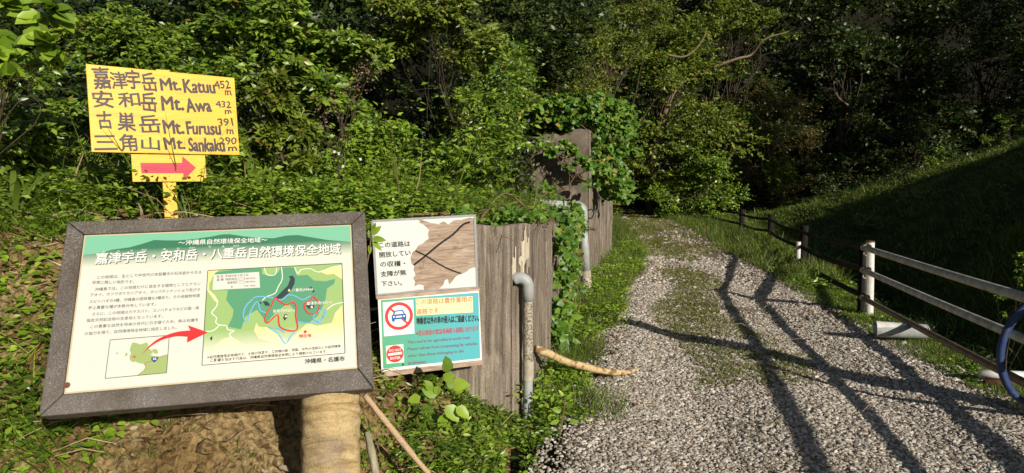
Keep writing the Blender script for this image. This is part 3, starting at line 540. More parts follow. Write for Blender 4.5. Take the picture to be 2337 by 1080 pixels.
D = {'poses': {'panel': [-1.2346, 2.8017, 1.127, 0.2184, -0.4912, -0.0326, 0.669], 'board': [-1.2465, 2.8135, 1.113, 0.2015, -0.4774, -0.0302, 0.8229], 'yellow': [-2.3377, 4.5681, 2.1206, 0.6335, -0.1168, -0.007, 0.5614], 'white': [-0.5312, 4.1163, 1.1998, 0.123, 0.1091, -0.0582, 0.4611], 'teal': [-0.4987, 4.071, 0.7338, 0.3156, -0.0144, -0.037, 0.4415]}, 'board_corners': [(-0.6201, 0.3997), (0.6167, 0.3993), (0.6138, -0.4293), (-0.6247, -0.415)], 'ridge': [(-0.5446, 0.2442), (-0.4928, 0.2484), (-0.4356, 0.263), (-0.3709, 0.2702), (-0.3182, 0.2855), (-0.2768, 0.3001), (-0.2338, 0.2957), (-0.1845, 0.2932), (-0.1103, 0.2969), (-0.0479, 0.3049), (-0.0665, 0.3013), (-0.0071, 0.3125), (0.0265, 0.3125), (0.0807, 0.3004), (0.1489, 0.2883), (0.2107, 0.2836), (0.2661, 0.2944), (0.315, 0.2945), (0.3711, 0.2812), (0.4416, 0.264), (0.5415, 0.2492)], 'band_bottom': [(-0.5492, 0.1784), (0.5636, 0.1732)], 'body': [('この地域は、主として中世代の本部層中の石灰岩からなる', -0.2818, 0.1396, 0.4009, 0.0152, -0.0012), ('非常に険しい地形です。', -0.4201, 0.115, 0.1569, 0.0152, -0.0427), ('沖縄島では、この地域だけに自生する植物としてヒナカン', -0.2839, 0.0868, 0.4036, 0.0151, -0.0012), ('アオイ、カツウダケカンアオイ、ホソバテンナンショウ及びヌ', -0.2921, 0.0617, 0.4163, 0.015, -0.0072), ('スビトハギの4種、沖縄島の固有種も3種あり、その他植物地理', -0.2915, 0.0338, 0.4175, 0.0148, -0.0036), ('学上貴重な種が多数分布しています。', -0.3765, 0.0075, 0.2513, 0.0147, -0.006), ('さらに、この地域はカラスバト、コノハチョウなどの国・県', -0.284, -0.0205, 0.4014, 0.0146, -0.0057), ('指定天然記念物の生息地となっています。', -0.3621, -0.0462, 0.2824, 0.0145, -0.0064), ('この貴重な自然を将来の世代に引き継ぐため、県は名護市', -0.2853, -0.0733, 0.4027, 0.0144, -0.0042), ('の協力を得て、自然環境保全地域に指定しました。', -0.3347, -0.1005, 0.3392, 0.0143, -0.0035)], 'title': ('嘉津宇岳・安和岳・八重岳自然環境保全地域', 0.0018, 0.2213, 0.9953, 0.0503, -0.0071), 'subtitle': ('〜沖縄県自然環境保全地域〜', 0.0027, 0.2792, 0.3637, 0.0251, -0.0102), 'ruby': [('か', -0.467, 0.2536, 0.0105, 0.0086, 0.0095), ('つ', -0.4128, 0.2529, 0.0106, 0.0086, 0.0094), ('う', -0.3624, 0.2536, 0.0107, 0.0086, 0.0093), ('だけ', -0.3128, 0.2546, 0.0217, 0.0086, -0.023), ('あ', -0.2336, 0.2539, 0.011, 0.0087, 0.0182), ('わ', -0.1792, 0.2539, 0.011, 0.0087, 0.0182), ('だけ', -0.1237, 0.2539, 0.0223, 0.0088, -0.0224), ('や', -0.0528, 0.2551, 0.0119, 0.0093, 0.0084), ('え', 0.0029, 0.2538, 0.012, 0.0094, 0.0083), ('だけ', 0.0563, 0.254, 0.0241, 0.0094, -0.0207)], 'inset': [(-0.4084, -0.1333), (-0.1906, -0.1318), (-0.1914, -0.2867), (-0.4122, -0.2889)], 'land': [(-0.3255, -0.1498), (-0.3052, -0.1566), (-0.2963, -0.1618), (-0.2741, -0.1541), (-0.2664, -0.1663), (-0.2696, -0.1769), (-0.2547, -0.1877), (-0.248, -0.2023), (-0.259, -0.2064), (-0.2415, -0.2143), (-0.2185, -0.2176), (-0.192, -0.2123), (-0.192, -0.2854), (-0.3006, -0.2883), (-0.2769, -0.2707), (-0.2696, -0.2558), (-0.279, -0.2424), (-0.2961, -0.2378), (-0.3107, -0.2302), (-0.3189, -0.2326), (-0.3298, -0.2222), (-0.3322, -0.2063), (-0.3276, -0.1941), (-0.3343, -0.1809), (-0.331, -0.1653)], 'isles': [[(-0.3488, -0.208), (-0.3395, -0.1994), (-0.3437, -0.1896), (-0.3484, -0.1936)], [(-0.2519, -0.1867), (-0.2378, -0.184), (-0.2317, -0.191), (-0.228, -0.2028), (-0.2364, -0.2052), (-0.2494, -0.1977)], [(-0.384, -0.188), (-0.3751, -0.1875), (-0.3747, -0.1926), (-0.3824, -0.1925)]], 'inset_road': [(-0.1931, -0.2134), (-0.2184, -0.2195), (-0.2458, -0.2328), (-0.2735, -0.2398), (-0.2696, -0.2558), (-0.2769, -0.2707), (-0.2952, -0.2857)], 'shield': (-0.2394, -0.2271), 'mini_arrow': [(-0.3236, -0.209), (-0.3151, -0.2097), (-0.3167, -0.2039), (-0.3083, -0.2116), (-0.3156, -0.2179), (-0.3149, -0.2129), (-0.3233, -0.2121)], 'big_arrow': [(-0.2871, -0.209), (-0.2663, -0.1835), (-0.2393, -0.1621), (-0.2059, -0.1468), (-0.16, -0.1389), (-0.12, -0.1441), (-0.1205, -0.1688), (-0.0439, -0.1325), (-0.1201, -0.0967), (-0.1096, -0.1187), (-0.161, -0.1211), (-0.2067, -0.1338), (-0.24, -0.1517), (-0.2669, -0.1758)], 'map': [(-0.0548, 0.1437), (0.5042, 0.1449), (0.5031, -0.267), (-0.0601, -0.2686)], 'forest': [(-0.0272, 0.1345), (0.0578, 0.1429), (0.1643, 0.1418), (0.1646, 0.1151), (0.1915, 0.1059), (0.2319, 0.1186), (0.242, 0.141), (0.3, 0.1391), (0.3099, 0.0985), (0.3545, 0.0995), (0.3816, 0.071), (0.4297, 0.0641), (0.4717, 0.0729), (0.4675, 0.0502), (0.4358, 0.0294), (0.4277, -0.0228), (0.4132, -0.059), (0.3921, -0.0942), (0.3581, -0.1207), (0.3116, -0.1171), (0.2987, -0.058), (0.2722, -0.0267), (0.2192, -0.0667), (0.1867, -0.1075), (0.1469, -0.0468), (0.1019, -0.0723), (0.0839, -0.1278), (0.0326, -0.1132), (0.0504, -0.0684), (0.0528, -0.0399), (0.0225, 0.0057), (0.0277, 0.0492), (-0.0306, 0.0532)], 'dark': [[(0.2189, -0.0008), (0.2455, 0.0271), (0.2724, 0.0553), (0.2826, 0.0849), (0.2759, 0.0968), (0.2929, 0.0995), (0.3017, 0.0837), (0.2995, 0.0611), (0.2858, 0.0319), (0.2622, 0.0036), (0.2355, -0.0093)], [(0.1694, -0.012), (0.1858, -0.0117), (0.1978, -0.025), (0.1959, -0.0344), (0.1794, -0.031)], [(0.1563, -0.0147), (0.1635, -0.0138), (0.1649, -0.0205), (0.1583, -0.0222)], [(0.3444, -0.0429), (0.3594, -0.0344), (0.3809, -0.0455), (0.3807, -0.0566), (0.359, -0.0595)], [(0.2522, -0.0909), (0.2601, -0.0734), (0.2694, -0.0777), (0.2687, -0.0922), (0.2587, -0.1044)], [(0.3639, 0.0417), (0.3708, 0.0428), (0.3727, 0.0351), (0.3652, 0.0341)], [(0.3726, 0.026), (0.3821, 0.0254), (0.3833, 0.0163), (0.3738, 0.0147)], [(-0.0351, -0.1566), (-0.028, -0.1481), (-0.025, -0.1609), (-0.0309, -0.1686)]], 'tan': [[(-0.0548, 0.1437), (-0.0079, 0.1439), (-0.027, 0.1308), (-0.039, 0.1054), (-0.0479, 0.0837), (-0.0467, 0.0542), (-0.0233, 0.0307), (-0.0061, -0.0032), (-0.0222, 0.0016), (-0.0563, 0.0549)], [(-0.0212, -0.1956), (0.0152, -0.1642), (0.0465, -0.1563), (0.0723, -0.1758), (0.1047, -0.2063), (0.0924, -0.2224), (-0.0265, -0.219)], [(0.1353, -0.1389), (0.1445, -0.1042), (0.1544, -0.1228), (0.1934, -0.1294), (0.2195, -0.1528), (0.2717, -0.1994), (0.3112, -0.1602), (0.3515, -0.1202), (0.3913, -0.1378), (0.4522, -0.128), (0.467, -0.0851), (0.499, -0.0503), (0.5001, -0.2185), (0.2976, -0.2296), (0.1551, -0.1757)], [(0.4031, 0.112), (0.4381, 0.1215), (0.5032, 0.1371), (0.5037, 0.067), (0.4654, 0.0965), (0.4374, 0.0944)]], 'paths': [[(-0.0497, 0.0508), (-0.016, 0.0048), (-0.015, -0.0206), (-0.0331, -0.0479), (-0.0132, -0.0707), (-0.0156, -0.0918), (0.0006, -0.1036), (0.0261, -0.1091), (0.033, -0.1273), (0.0585, -0.1328), (0.0398, -0.1453), (0.0531, -0.1673)], [(-0.0519, -0.1275), (-0.0238, -0.1262), (0.0006, -0.1036)], [(0.1744, 0.1412), (0.1848, 0.1101), (0.2184, 0.108), (0.225, 0.1382)], [(0.2454, 0.1408), (0.2488, 0.0871), (0.232, 0.0505), (0.2188, 0.0215), (0.1857, 0.0089), (0.166, -0.0081)], [(0.3, 0.1375), (0.3134, 0.1059), (0.3273, 0.1243), (0.3687, 0.1257), (0.403, 0.1081), (0.4593, 0.128), (0.5017, 0.1333)], [(0.4334, -0.0679), (0.4613, -0.0476), (0.5028, -0.0394)]], 'blue': [[(0.1297, 0.0055), (0.1526, 0.0112), (0.1989, 0.0043), (0.2455, -0.01), (0.2723, 0.0104), (0.3058, 0.0006), (0.3326, -0.0161), (0.3667, 0.0001)], [(0.1298, 0.0018), (0.101, -0.029), (0.0922, -0.0716), (0.1089, -0.0979), (0.1209, -0.0522), (0.1464, -0.0104), (0.16, -0.0514), (0.183, -0.064)], [(0.3116, -0.1135), (0.3514, -0.1238), (0.3917, -0.1197), (0.4261, -0.0894), (0.4232, -0.0671), (0.3925, -0.0759), (0.3752, -0.1002), (0.405, -0.1244), (0.4229, -0.0782)], [(0.1934, -0.1294), (0.2326, -0.1609), (0.2619, -0.2056), (0.2848, -0.1722), (0.3113, -0.1459)], [(0.1934, -0.1294), (0.2325, -0.136), (0.2587, -0.1559)]], 'red': [[(0.2175, 0.003), (0.2621, -0.0333), (0.2922, -0.0244), (0.3055, -0.0438), (0.3038, -0.0876), (0.3114, -0.1423), (0.2849, -0.1523), (0.239, -0.1294), (0.231, -0.0748), (0.1932, -0.108), (0.1788, -0.0961), (0.1863, -0.0606), (0.2025, -0.04), (0.2175, 0.003)], [(0.3426, -0.0317), (0.3664, -0.0185), (0.3768, -0.0043), (0.3902, -0.0202), (0.4035, -0.036), (0.3925, -0.0759), (0.3587, -0.0807), (0.339, -0.0499), (0.3426, -0.0317)]], 'legend': [(-0.0313, 0.1235), (0.1531, 0.125), (0.1574, 0.0517), (-0.0338, 0.0534)], 'legend_text': [('指 定  平成元年３月３日', 0.0447, 0.1132, 0.1267, 0.0119, 0.0032), ('面 積  特別地区', 0.0238, 0.0977, 0.0835, 0.012, -0.0108), ('68.07ha', 0.1183, 0.0969, 0.0397, 0.0097, 0.0101), ('普通地区', 0.0456, 0.0821, 0.0405, 0.0119, 0.0099), ('88.09ha', 0.1186, 0.0819, 0.0396, 0.0097, 0.0126), ('計', 0.0449, 0.0625, 0.0091, 0.0104, 0.022), ('156.16ha', 0.1157, 0.0634, 0.0461, 0.0097, 0.0)], 'legend_swatch': [[(0.0707, 0.1014), (0.0937, 0.1015), (0.094, 0.0909), (0.0709, 0.0909)], [(0.0711, 0.0857), (0.0941, 0.0857), (0.0943, 0.076), (0.0713, 0.076)]], 'map_names': [('八重岳(454m)', 0.3323, 0.0295, 0.0863, 0.015, 0.0023), ('嘉津宇岳(452m)', 0.4013, -0.0359, 0.1041, 0.0148, 0.0), ('安和岳(432m)', 0.2556, -0.061, 0.0888, 0.0145, -0.0158)], 'peaks': [[(0.2716, 0.0261), (0.2777, 0.0384), (0.2837, 0.026)], [(0.3645, -0.0562), (0.3708, -0.0441), (0.3766, -0.0563)], [(0.2581, -0.0899), (0.2641, -0.078), (0.27, -0.0901)]], 'dot': (0.3423, -0.1605), 'here': ('現在地', 0.3417, -0.1787, 0.0509, 0.0156, -0.0118), 'foot': [('※自然環境保全地域内で、土地の改変や、工作物の新・改築、木竹の伐採などの自然環境', 0.2224, -0.2365, 0.5271, 0.0135, 0.0055), ('に影響を及ぼす行為は、沖縄県自然環境保全条例により規制されています。', 0.2013, -0.2532, 0.459, 0.0135, -0.0022)], 'owner': ('沖縄県・名護市', 0.4202, -0.2898, 0.1615, 0.0221, -0.0118), 'stain': (-0.5414, -0.3035), 't_outer': [(-0.3143, 0.2197), (0.3146, 0.2214), (0.3157, -0.2213), (-0.3157, -0.2203)], 't_green': [(-0.2976, 0.2154), (0.311, 0.2097), (0.3037, -0.2097), (-0.3052, -0.2021)], 't_hl': [(-0.0874, 0.2045), (0.272, 0.1899), (0.2705, 0.0875), (-0.0895, 0.102)], 't_sq': [[(-0.287, 0.2009), (-0.1021, 0.201), (-0.1047, -0.0074), (-0.2903, -0.0065)], [(-0.282, -0.0656), (-0.1766, -0.0655), (-0.1765, -0.1783), (-0.2829, -0.1755)]], 't_c': [(-0.1937, 0.109), (-0.2294, -0.1202)], 't_r': [0.085, 0.0519], 't_text': [('この道路は', 0.0003, 0.1811, 0.1735, 0.035, -0.0438), ('農作業用の', 0.18, 0.175, 0.1783, 0.0355, -0.0213), ('道路です', -0.0176, 0.1227, 0.1378, 0.0351, -0.0225), ('地権者以外の車の侵入はご遠慮ください。', 0.1088, 0.0581, 0.3967, 0.0451, -0.0477), ('※登山事故の緊急車両侵入道路になります', 0.1044, -0.0131, 0.3951, 0.0353, -0.0223), ('This road is for agricultural work road.', 0.0463, -0.0653, 0.3971, 0.0244, -0.03), ('Please refrain from trespassing by vehicles', 0.069, -0.1081, 0.4408, 0.0245, -0.0293), ('other than those belonging to the', 0.0243, -0.148, 0.3517, 0.0244, -0.0233), ('landowner.', -0.0954, -0.1879, 0.1146, 0.0216, -0.0314)], 't_stop': [('DO NOT', -0.2267, -0.0971, 0.0737, 0.0145, -0.0326), ('ENTER', -0.2287, -0.1457, 0.0614, 0.0146, -0.0212)], 'w_outer': [(-0.3147, 0.2342), (0.3196, 0.2304), (0.3092, -0.2362), (-0.3263, -0.2381)], 'w_paper': [[(-0.3061, 0.2239), (-0.1461, 0.2225), (-0.0406, 0.2216), (-0.0219, 0.2126), (-0.0303, 0.2033), (-0.0024, 0.1877), (0.0272, 0.1531), (0.0188, 0.1288), (0.0187, 0.099), (-0.01, 0.0761), (-0.0223, 0.0669), (-0.044, 0.0614), (-0.0633, 0.0348), (-0.0816, 0.0241), (-0.0978, -0.0128), (-0.0939, -0.0533), (-0.0783, -0.0665), (-0.0865, -0.086), (-0.0746, -0.1254), (-0.0916, -0.1444), (-0.0795, -0.1676), (-0.0874, -0.1955), (-0.0593, -0.1854), (-0.0305, -0.1948), (-0.0272, -0.2185), (-0.0815, -0.2225), (-0.3161, -0.2318)], [(0.0612, -0.2243), (0.0924, -0.199), (0.1042, -0.1693), (0.1244, -0.1626), (0.1289, -0.2018), (0.1479, -0.1828), (0.1672, -0.1587), (0.1796, -0.1494), (0.2051, -0.138), (0.22, -0.137), (0.261, -0.1145), (0.3066, -0.1005), (0.3045, -0.2317)], [(-0.0406, 0.2216), (0.3114, 0.223), (0.3125, 0.2071), (0.2795, 0.2131), (0.2498, 0.2081), (0.2008, 0.2062), (0.1607, 0.189), (0.1456, 0.1801), (0.1226, 0.2013), (0.083, 0.19), (0.0443, 0.1915), (0.0069, 0.2107)]], 'w_text': [('この道路は', -0.1879, 0.0777, 0.1872, 0.0355, -0.0208), ('開放してい', -0.19, 0.0182, 0.1891, 0.0357, 0.009), ('の収穫・', -0.2078, -0.0435, 0.1515, 0.0359, -0.0258), ('支障が無', -0.2091, -0.1038, 0.1551, 0.0361, 0.011), ('下さい。', -0.2245, -0.1663, 0.1279, 0.0343, -0.0203)], 'w_x': [[(-0.0797, -0.0593), (-0.008, -0.0091), (0.0843, 0.0596), (0.176, 0.1184), (0.238, 0.1741), (0.2828, 0.1861)], [(-0.0637, 0.0299), (0.0017, -0.0098), (0.0763, -0.0655), (0.1427, -0.1059), (0.2102, -0.1363)]], 'y_text': [('嘉', -0.37, 0.2022, 0.0949, 0.1409, 0.0918), ('津', -0.2737, 0.1951, 0.0905, 0.1124, 0.0897), ('宇', -0.1895, 0.2069, 0.0783, 0.1259, 0.0908), ('岳', -0.0993, 0.1986, 0.0874, 0.1232, 0.0893), ('Mt.', 0.0315, 0.1935, 0.1206, 0.0834, 0.0863), ('Katuu', 0.2123, 0.1963, 0.1975, 0.0893, 0.0847), ('452', 0.3647, 0.2224, 0.1068, 0.0575, 0.0863), ('m', 0.3993, 0.1659, 0.0413, 0.0281, 0.0775), ('安', -0.3691, 0.0639, 0.115, 0.1104, 0.0731), ('和', -0.2213, 0.0708, 0.1268, 0.0964, 0.0734), ('岳', -0.107, 0.0627, 0.0871, 0.1269, 0.0712), ('Mt.', 0.0353, 0.0645, 0.1318, 0.0916, 0.0691), ('Awa', 0.2, 0.0631, 0.1612, 0.0892, 0.0677), ('432', 0.3641, 0.0813, 0.1024, 0.0479, 0.0684), ('m', 0.3932, 0.0283, 0.0413, 0.0281, 0.063), ('古', -0.3665, -0.0703, 0.0811, 0.1144, 0.0555), ('巣', -0.2435, -0.0756, 0.1013, 0.1202, 0.0543), ('岳', -0.1106, -0.0848, 0.1231, 0.1181, 0.052), ('Mt.', 0.0333, -0.0982, 0.124, 0.0871, 0.0484), ('Furusu', 0.2223, -0.0975, 0.217, 0.0888, 0.0475), ('391', 0.3683, -0.0472, 0.0983, 0.0539, 0.0529), ('m', 0.3967, -0.1111, 0.0453, 0.0315, 0.0441), ('三', -0.3706, -0.2165, 0.1281, 0.0901, 0.0351), ('角', -0.2405, -0.2119, 0.0978, 0.112, 0.0348), ('山', -0.1117, -0.2156, 0.1085, 0.0854, 0.0341), ('Mt.', 0.0343, -0.2106, 0.1277, 0.0786, 0.0345), ('Sankaku', 0.2353, -0.2123, 0.2332, 0.0887, 0.033), ('290', 0.3781, -0.1789, 0.1148, 0.0486, 0.0366), ('m', 0.4055, -0.2346, 0.0577, 0.0332, 0.0295)], 'y_arrow': [(-0.1764, -0.3431), (0.0752, -0.3388), (0.0795, -0.2928), (0.1614, -0.3712), (0.0774, -0.4558), (0.0786, -0.4098), (-0.1732, -0.4118)], 'y_board': [(-0.451, 0.2848), (0.4501, 0.2782), (0.4507, -0.278), (-0.449, -0.28)], 'y_small': [(-0.2274, -0.2854), (0.2254, -0.2809), (0.2237, -0.4657), (-0.2285, -0.4684)], 'y_post': [(-0.0459, 0.2968), (0.0374, 0.3027), (-0.0523, -0.4806), (0.0292, -0.4808)], 'y_post_bottom': (-0.0158, -0.6917)}


# ------------------------------------------------------------------ retaining walls
def wall_panel(name, p0, p1, z0, z1, thick, mat, parent, step=.014, vs=.04, amp=1.0, seed=0, ragged=.02):
    p0 = np.array(p0, float); p1 = np.array(p1, float); Lg = np.linalg.norm(p1 - p0); t = (p1 - p0) / Lg
    n = np.array([t[1], -t[0]])                     # towards the road / camera
    nu = max(4, int(Lg / step)); nv = max(6, int(2.0 / vs))
    u = np.linspace(0, Lg, nu); v = np.linspace(0, 1, nv); U, Vv = np.meshgrid(u, v)
    top = z1[0] + (z1[1] - z1[0]) * U / Lg + ragged * fbm(U * 6, U * 0, seed + 3, 3) * 2
    Z = z0 + (top - z0) * Vv
    d = amp * (.020 * fbm(U * 26, Z * 1.1, seed, 4, .6) + .035 * fbm(U * 3.2, Z * .7, seed + 9, 3) + .012 * fbm(U * 20, Z * 12, seed + 5, 3))
    d -= amp * .016 * (np.abs(fbm(U * 9, Z * .5, seed + 31, 2)) < .018)
    d *= np.minimum(1, np.minimum(U, Lg - U) / .02 * .8 + .2)
    X = p0[0] + t[0] * U + n[0] * d; Y = p0[1] + t[1] * U + n[1] * d
    Vf = np.stack([X, Y, Z], -1).reshape(-1, 3)
    Vb = np.stack([p0[0] + t[0] * U - n[0] * thick, p0[1] + t[1] * U - n[1] * thick, Z], -1).reshape(-1, 3)
    i, j = np.meshgrid(np.arange(nu - 1), np.arange(nv - 1)); a = (j * nu + i).ravel(); k = nu * nv
    F = [np.stack([a, a + 1, a + nu + 1, a + nu], 1), np.stack([a + k, a + nu + k, a + nu + 1 + k, a + 1 + k], 1)]
    def strip(idx):
        idx = np.asarray(idx); return np.stack([idx[:-1], idx[1:], idx[1:] + k, idx[:-1] + k], 1)
    tr = (nv - 1) * nu + np.arange(nu); F += [strip(tr), strip(np.arange(nu)), strip(np.arange(nv) * nu), strip(np.arange(nv) * nu + nu - 1)]
    return link(name, mesh_np(name, np.concatenate([Vf, Vb]), F, mat), parent)

w = thing('retaining_wall', 'low streaked grey brown concrete retaining wall behind the two small signs', 'wall', (0, 4.33, 0))
w.location = (0, 0, 0)
wall_panel('front_panel', (-.42, 4.27), (0, 4.335), -.1, (1.37, 1.372), .14, M['wall'], w, seed=1)
wall_panel('side_panel', (.048, 4.41), (.335, 5.70), -.1, (1.372, 1.31), .14, M['wall'], w, seed=2)
s = MB(); rr = np.random.default_rng(3)
for k in range(20):                                      # broken pale slivers round the open joint
    u_ = k / 19; zb = .96 + .14 * rr.random() + .05 * u_; zt = zb + .10 + .16 * rr.random()
    s.box((-.004 + .118 * u_, 4.352 + .27 * u_ - (.012 if u_ > .3 else 0), (zb + zt) / 2), (.0035 + .003 * rr.random(), .016, zt - zb), R=[[.92, -.38, 0], [.38, .92, 0], [0, 0, 1]])
s.build('broken_edge', M['scar'], w)
wall_panel('joint_fill', (0.004, 4.385), (.046, 4.435), 1.0, (1.36, 1.36), .11, M['wall'], w, seed=5)
wall_panel('overgrown_panel', (.30, 5.78), (.86, 9.25), -.1, (1.28, 1.30), .14, M['wall'], w, step=.03, seed=8)
wall_panel('overgrown_panel', (.87, 9.3), (1.10, 10.7), -.1, (1.28, 1.30), .14, M['wall'], w, step=.04, seed=9)
t = thing('tall_retaining_wall', 'tall brown concrete wall end draped with vines beside the road', 'wall')
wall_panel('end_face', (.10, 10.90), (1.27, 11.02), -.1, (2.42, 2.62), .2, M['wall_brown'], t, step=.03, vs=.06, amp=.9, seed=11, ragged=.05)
wall_panel('corner_pier', (1.285, 11.03), (1.40, 11.5), -.1, (2.58, 2.58), .16, M['wall'], t, step=.02, amp=.8, seed=12)
wall_panel('road_face', (1.385, 11.55), (2.40, 16.0), -.1, (2.60, 2.35), .2, M['wall'], t, step=.022, vs=.05, amp=1.6, seed=13)

# ------------------------------------------------------------------ sign builders
def R_of(v):
    a, b, c = v[3:6]; ca, sa, cb, sb, cc, sc = math.cos(a), math.sin(a), math.cos(b), math.sin(b), math.cos(c), math.sin(c)
    return np.array([[ca, -sa, 0], [sa, ca, 0], [0, 0, 1]]) @ np.array([[1, 0, 0], [0, cb, -sb], [0, sb, cb]]) @ np.array([[cc, 0, sc], [0, 1, 0], [-sc, 0, cc]])
def posed(name, label, cat, v, group=None):
    o = thing(name, label, cat, v[:3], group)
    o.rotation_euler = Matrix(R_of(v).tolist()).to_euler()
    return o
LAY = .0007
def sheet(name, pts, mat, parent, layer, y0=0.0):
    y = y0 - layer * LAY
    b = MB(); b.add([(p[0], y, p[1]) for p in pts], [tuple(range(len(pts)))[::-1] if area(pts) < 0 else tuple(range(len(pts)))])
    return b.build(name, mat, parent)
def area(p): return sum(p[i][0] * p[(i + 1) % len(p)][1] - p[(i + 1) % len(p)][0] * p[i][1] for i in range(len(p)))
def smooth_line(p, n=4):
    p = np.array(p, float); q = []
    P = np.vstack([2 * p[0] - p[1], p, 2 * p[-1] - p[-2]])
    for i in range(1, len(P) - 2):
        for t in np.arange(n) / n:
            a, b, c, d = P[i - 1:i + 3]
            q.append(.5 * ((2 * b) + (c - a) * t + (2 * a - 5 * b + 4 * c - d) * t * t + (3 * b - a - 3 * c + d) * t ** 3))
    q.append(p[-1]); return np.array(q)
def ribbon(name, pts, w, mat, parent, layer, y0=0.0, smooth=3):
    p = smooth_line(pts, smooth) if smooth else np.array(pts, float)
    t = np.gradient(p, axis=0); t /= np.linalg.norm(t, axis=1)[:, None] + 1e-9; n = np.stack([-t[:, 1], t[:, 0]], 1) * w / 2
    y = y0 - layer * LAY; V = []
    for a, b in zip(p, n): V += [(a[0] + b[0], y, a[1] + b[1]), (a[0] - b[0], y, a[1] - b[1])]
    b = MB(); b.add(V, [(2 * i, 2 * i + 1, 2 * i + 3, 2 * i + 2) for i in range(len(p) - 1)])
    return b.build(name, mat, parent)
def disc(name, c, r, mat, parent, layer, y0=0.0, r_in=0, n=40, sx=1.0):
    th = np.linspace(0, 2 * np.pi, n, endpoint=False); y = y0 - layer * LAY; b = MB()
    o = [(c[0] + sx * r * math.cos(t), y, c[1] + r * math.sin(t)) for t in th]
    if r_in:
        i = [(c[0] + sx * r_in * math.cos(t), y, c[1] + r_in * math.sin(t)) for t in th]
        b.add(o + i, [(k, (k + 1) % n, n + (k + 1) % n, n + k) for k in range(n)])
    else: b.add(o, [tuple(range(n))])
    return b.build(name, mat, parent)
_txt = {}
def glyph_mesh(s, bold, res):
    key = (s, bold, res)
    if key not in _txt:
        c = bpy.data.curves.new('lettering', 'FONT'); c.body = s; c.resolution_u = res; c.offset = bold
        o = bpy.data.objects.new('lettering', c); COL.objects.link(o)
        bpy.context.view_layer.update()
        m = bpy.data.meshes.new_from_object(o.evaluated_get(bpy.context.evaluated_depsgraph_get()))
        v = np.empty(len(m.vertices) * 3, np.float32); m.vertices.foreach_get('co', v); v = v.reshape(-1, 3)
        f = [tuple(p.vertices) for p in m.polygons]
        bpy.data.objects.remove(o); bpy.data.meshes.remove(m)
        _txt[key] = (v, f)
    return _txt[key]
def lettering(item, mat, parent, layer, y0=0.0, bold=0.0, res=2, warp=0, name='lettering', shift=(0, 0), em=False, rot=0):
    s, cx, cz, w, h, ang = item
    v, f = glyph_mesh(s, 0.0, res); v = v.astype(float).copy()
    lo, hi = v.min(0), v.max(0)
    hh = (hi[1] - lo[1]) if not em else .95
    mid = (hi[1] + lo[1]) / 2 if not em else .36
    u = (v[:, 0] - (lo[0] + hi[0]) / 2) * w / (hi[0] - lo[0]); z = (v[:, 1] - mid) * h / hh
    if warp:
        sd = abs(hash(s)) % 100 + 1; sd = len(s) * 7 + int(abs(cx) * 1000) % 90
        u = u + warp * (vnoise(v[:, 0] * 3.0, v[:, 1] * 3.0, sd) - .5) * 2 + warp * .45 * (vnoise(v[:, 0] * 13, v[:, 1] * 13, sd + 1) - .5)
        z = z + warp * (vnoise(v[:, 0] * 3.0, v[:, 1] * 3.0, sd + 2) - .5) * 2 + warp * .45 * (vnoise(v[:, 0] * 13, v[:, 1] * 13, sd + 3) - .5)
    ang += rot
    X = cx + shift[0] + u * math.cos(ang) - z * math.sin(ang); Z = cz + shift[1] + u * math.sin(ang) + z * math.cos(ang)
    b = MB(); sc_ = bold * h / hh
    for k in range(1 if bold == 0 else 6):
        q = 0 if k == 0 else sc_
        b.add(np.stack([X + q * math.cos(k * 1.257), np.full(len(X), y0 - layer * LAY - k * .00008), Z + q * math.sin(k * 1.257)], 1), f)
    return b.build(name, mat, parent)
def slab(name, pts, y_front, y_back, mat, parent, bevel=0):
    n = len(pts); b = MB()
    if area(pts) < 0: pts = pts[::-1]
    b.add([(p[0], y_front, p[1]) for p in pts] + [(p[0], y_back, p[1]) for p in pts],
          [tuple(range(n)), tuple(range(n, 2 * n))[::-1]] + [(i, i + n, (i + 1) % n + n, (i + 1) % n) for i in range(n)])
    return b.build(name, mat, parent, bevel=bevel)

# ------------------------------------------------------------------ the information board
ps = D['poses']
B = posed('information_board', 'large tilted map and text board in a grey aggregate concrete frame', 'information board', ps['panel'])
TL, TR, BR, BL = D['board_corners']; hw, hh = .553, .338
it = [(-hw, hh), (hw, hh), (hw, -hh), (-hw, -hh)]
oc = [TL, TR, BR, BL]
for a in range(4):
    b_ = (a + 1) % 4
    def lerp(p, q, t): return (p[0] + (q[0] - p[0]) * t, p[1] + (q[1] - p[1]) * t)
    e = .0018
    quad = [lerp(oc[a], oc[b_], e), lerp(oc[b_], oc[a], e), lerp(it[b_], it[a], e), lerp(it[a], it[b_], e)]
    slab('frame_rail', quad, -.010, .075, M['terrazzo'], B, bevel=.006)
slab('backing_slab', [(-.56, -.345), (.56, -.345), (.56, .345), (-.56, .345)], .015, .060, M['terrazzo'], B)
pan = slab('panel', [(-.551, -.336), (.551, -.336), (.551, .336), (-.551, .336)], 0, .012, M['cream_edge'], B)
Q = pan
sheet('panel_face', [(-.545, -.330), (.546, -.330), (.546, .330), (-.545, .330)], M['cream'], Q, 1)
sheet('sky_print', [(-.545, .21), (.546, .21), (.546, .330), (-.545, .330)], M['mint'], Q, 2)
rg = [tuple(p) for p in D['ridge']]; rg[0] = (-.545, rg[0][1]); rg[-1] = (.546, rg[-1][1])
sheet('ridge_print', rg + [(.546, .178), (-.545, .178)], M['ridge'], Q, 3)
for k in ('title',):
    lettering(D[k], M['print_shadow'], Q, 4, bold=.022, shift=(.0028, -.0028), name='title_shadow')
    lettering(D[k], M['print_white'], Q, 5, bold=.018, name='title_lettering')
lettering(D['subtitle'], M['print_white'], Q, 5, bold=.01, name='subtitle_lettering')
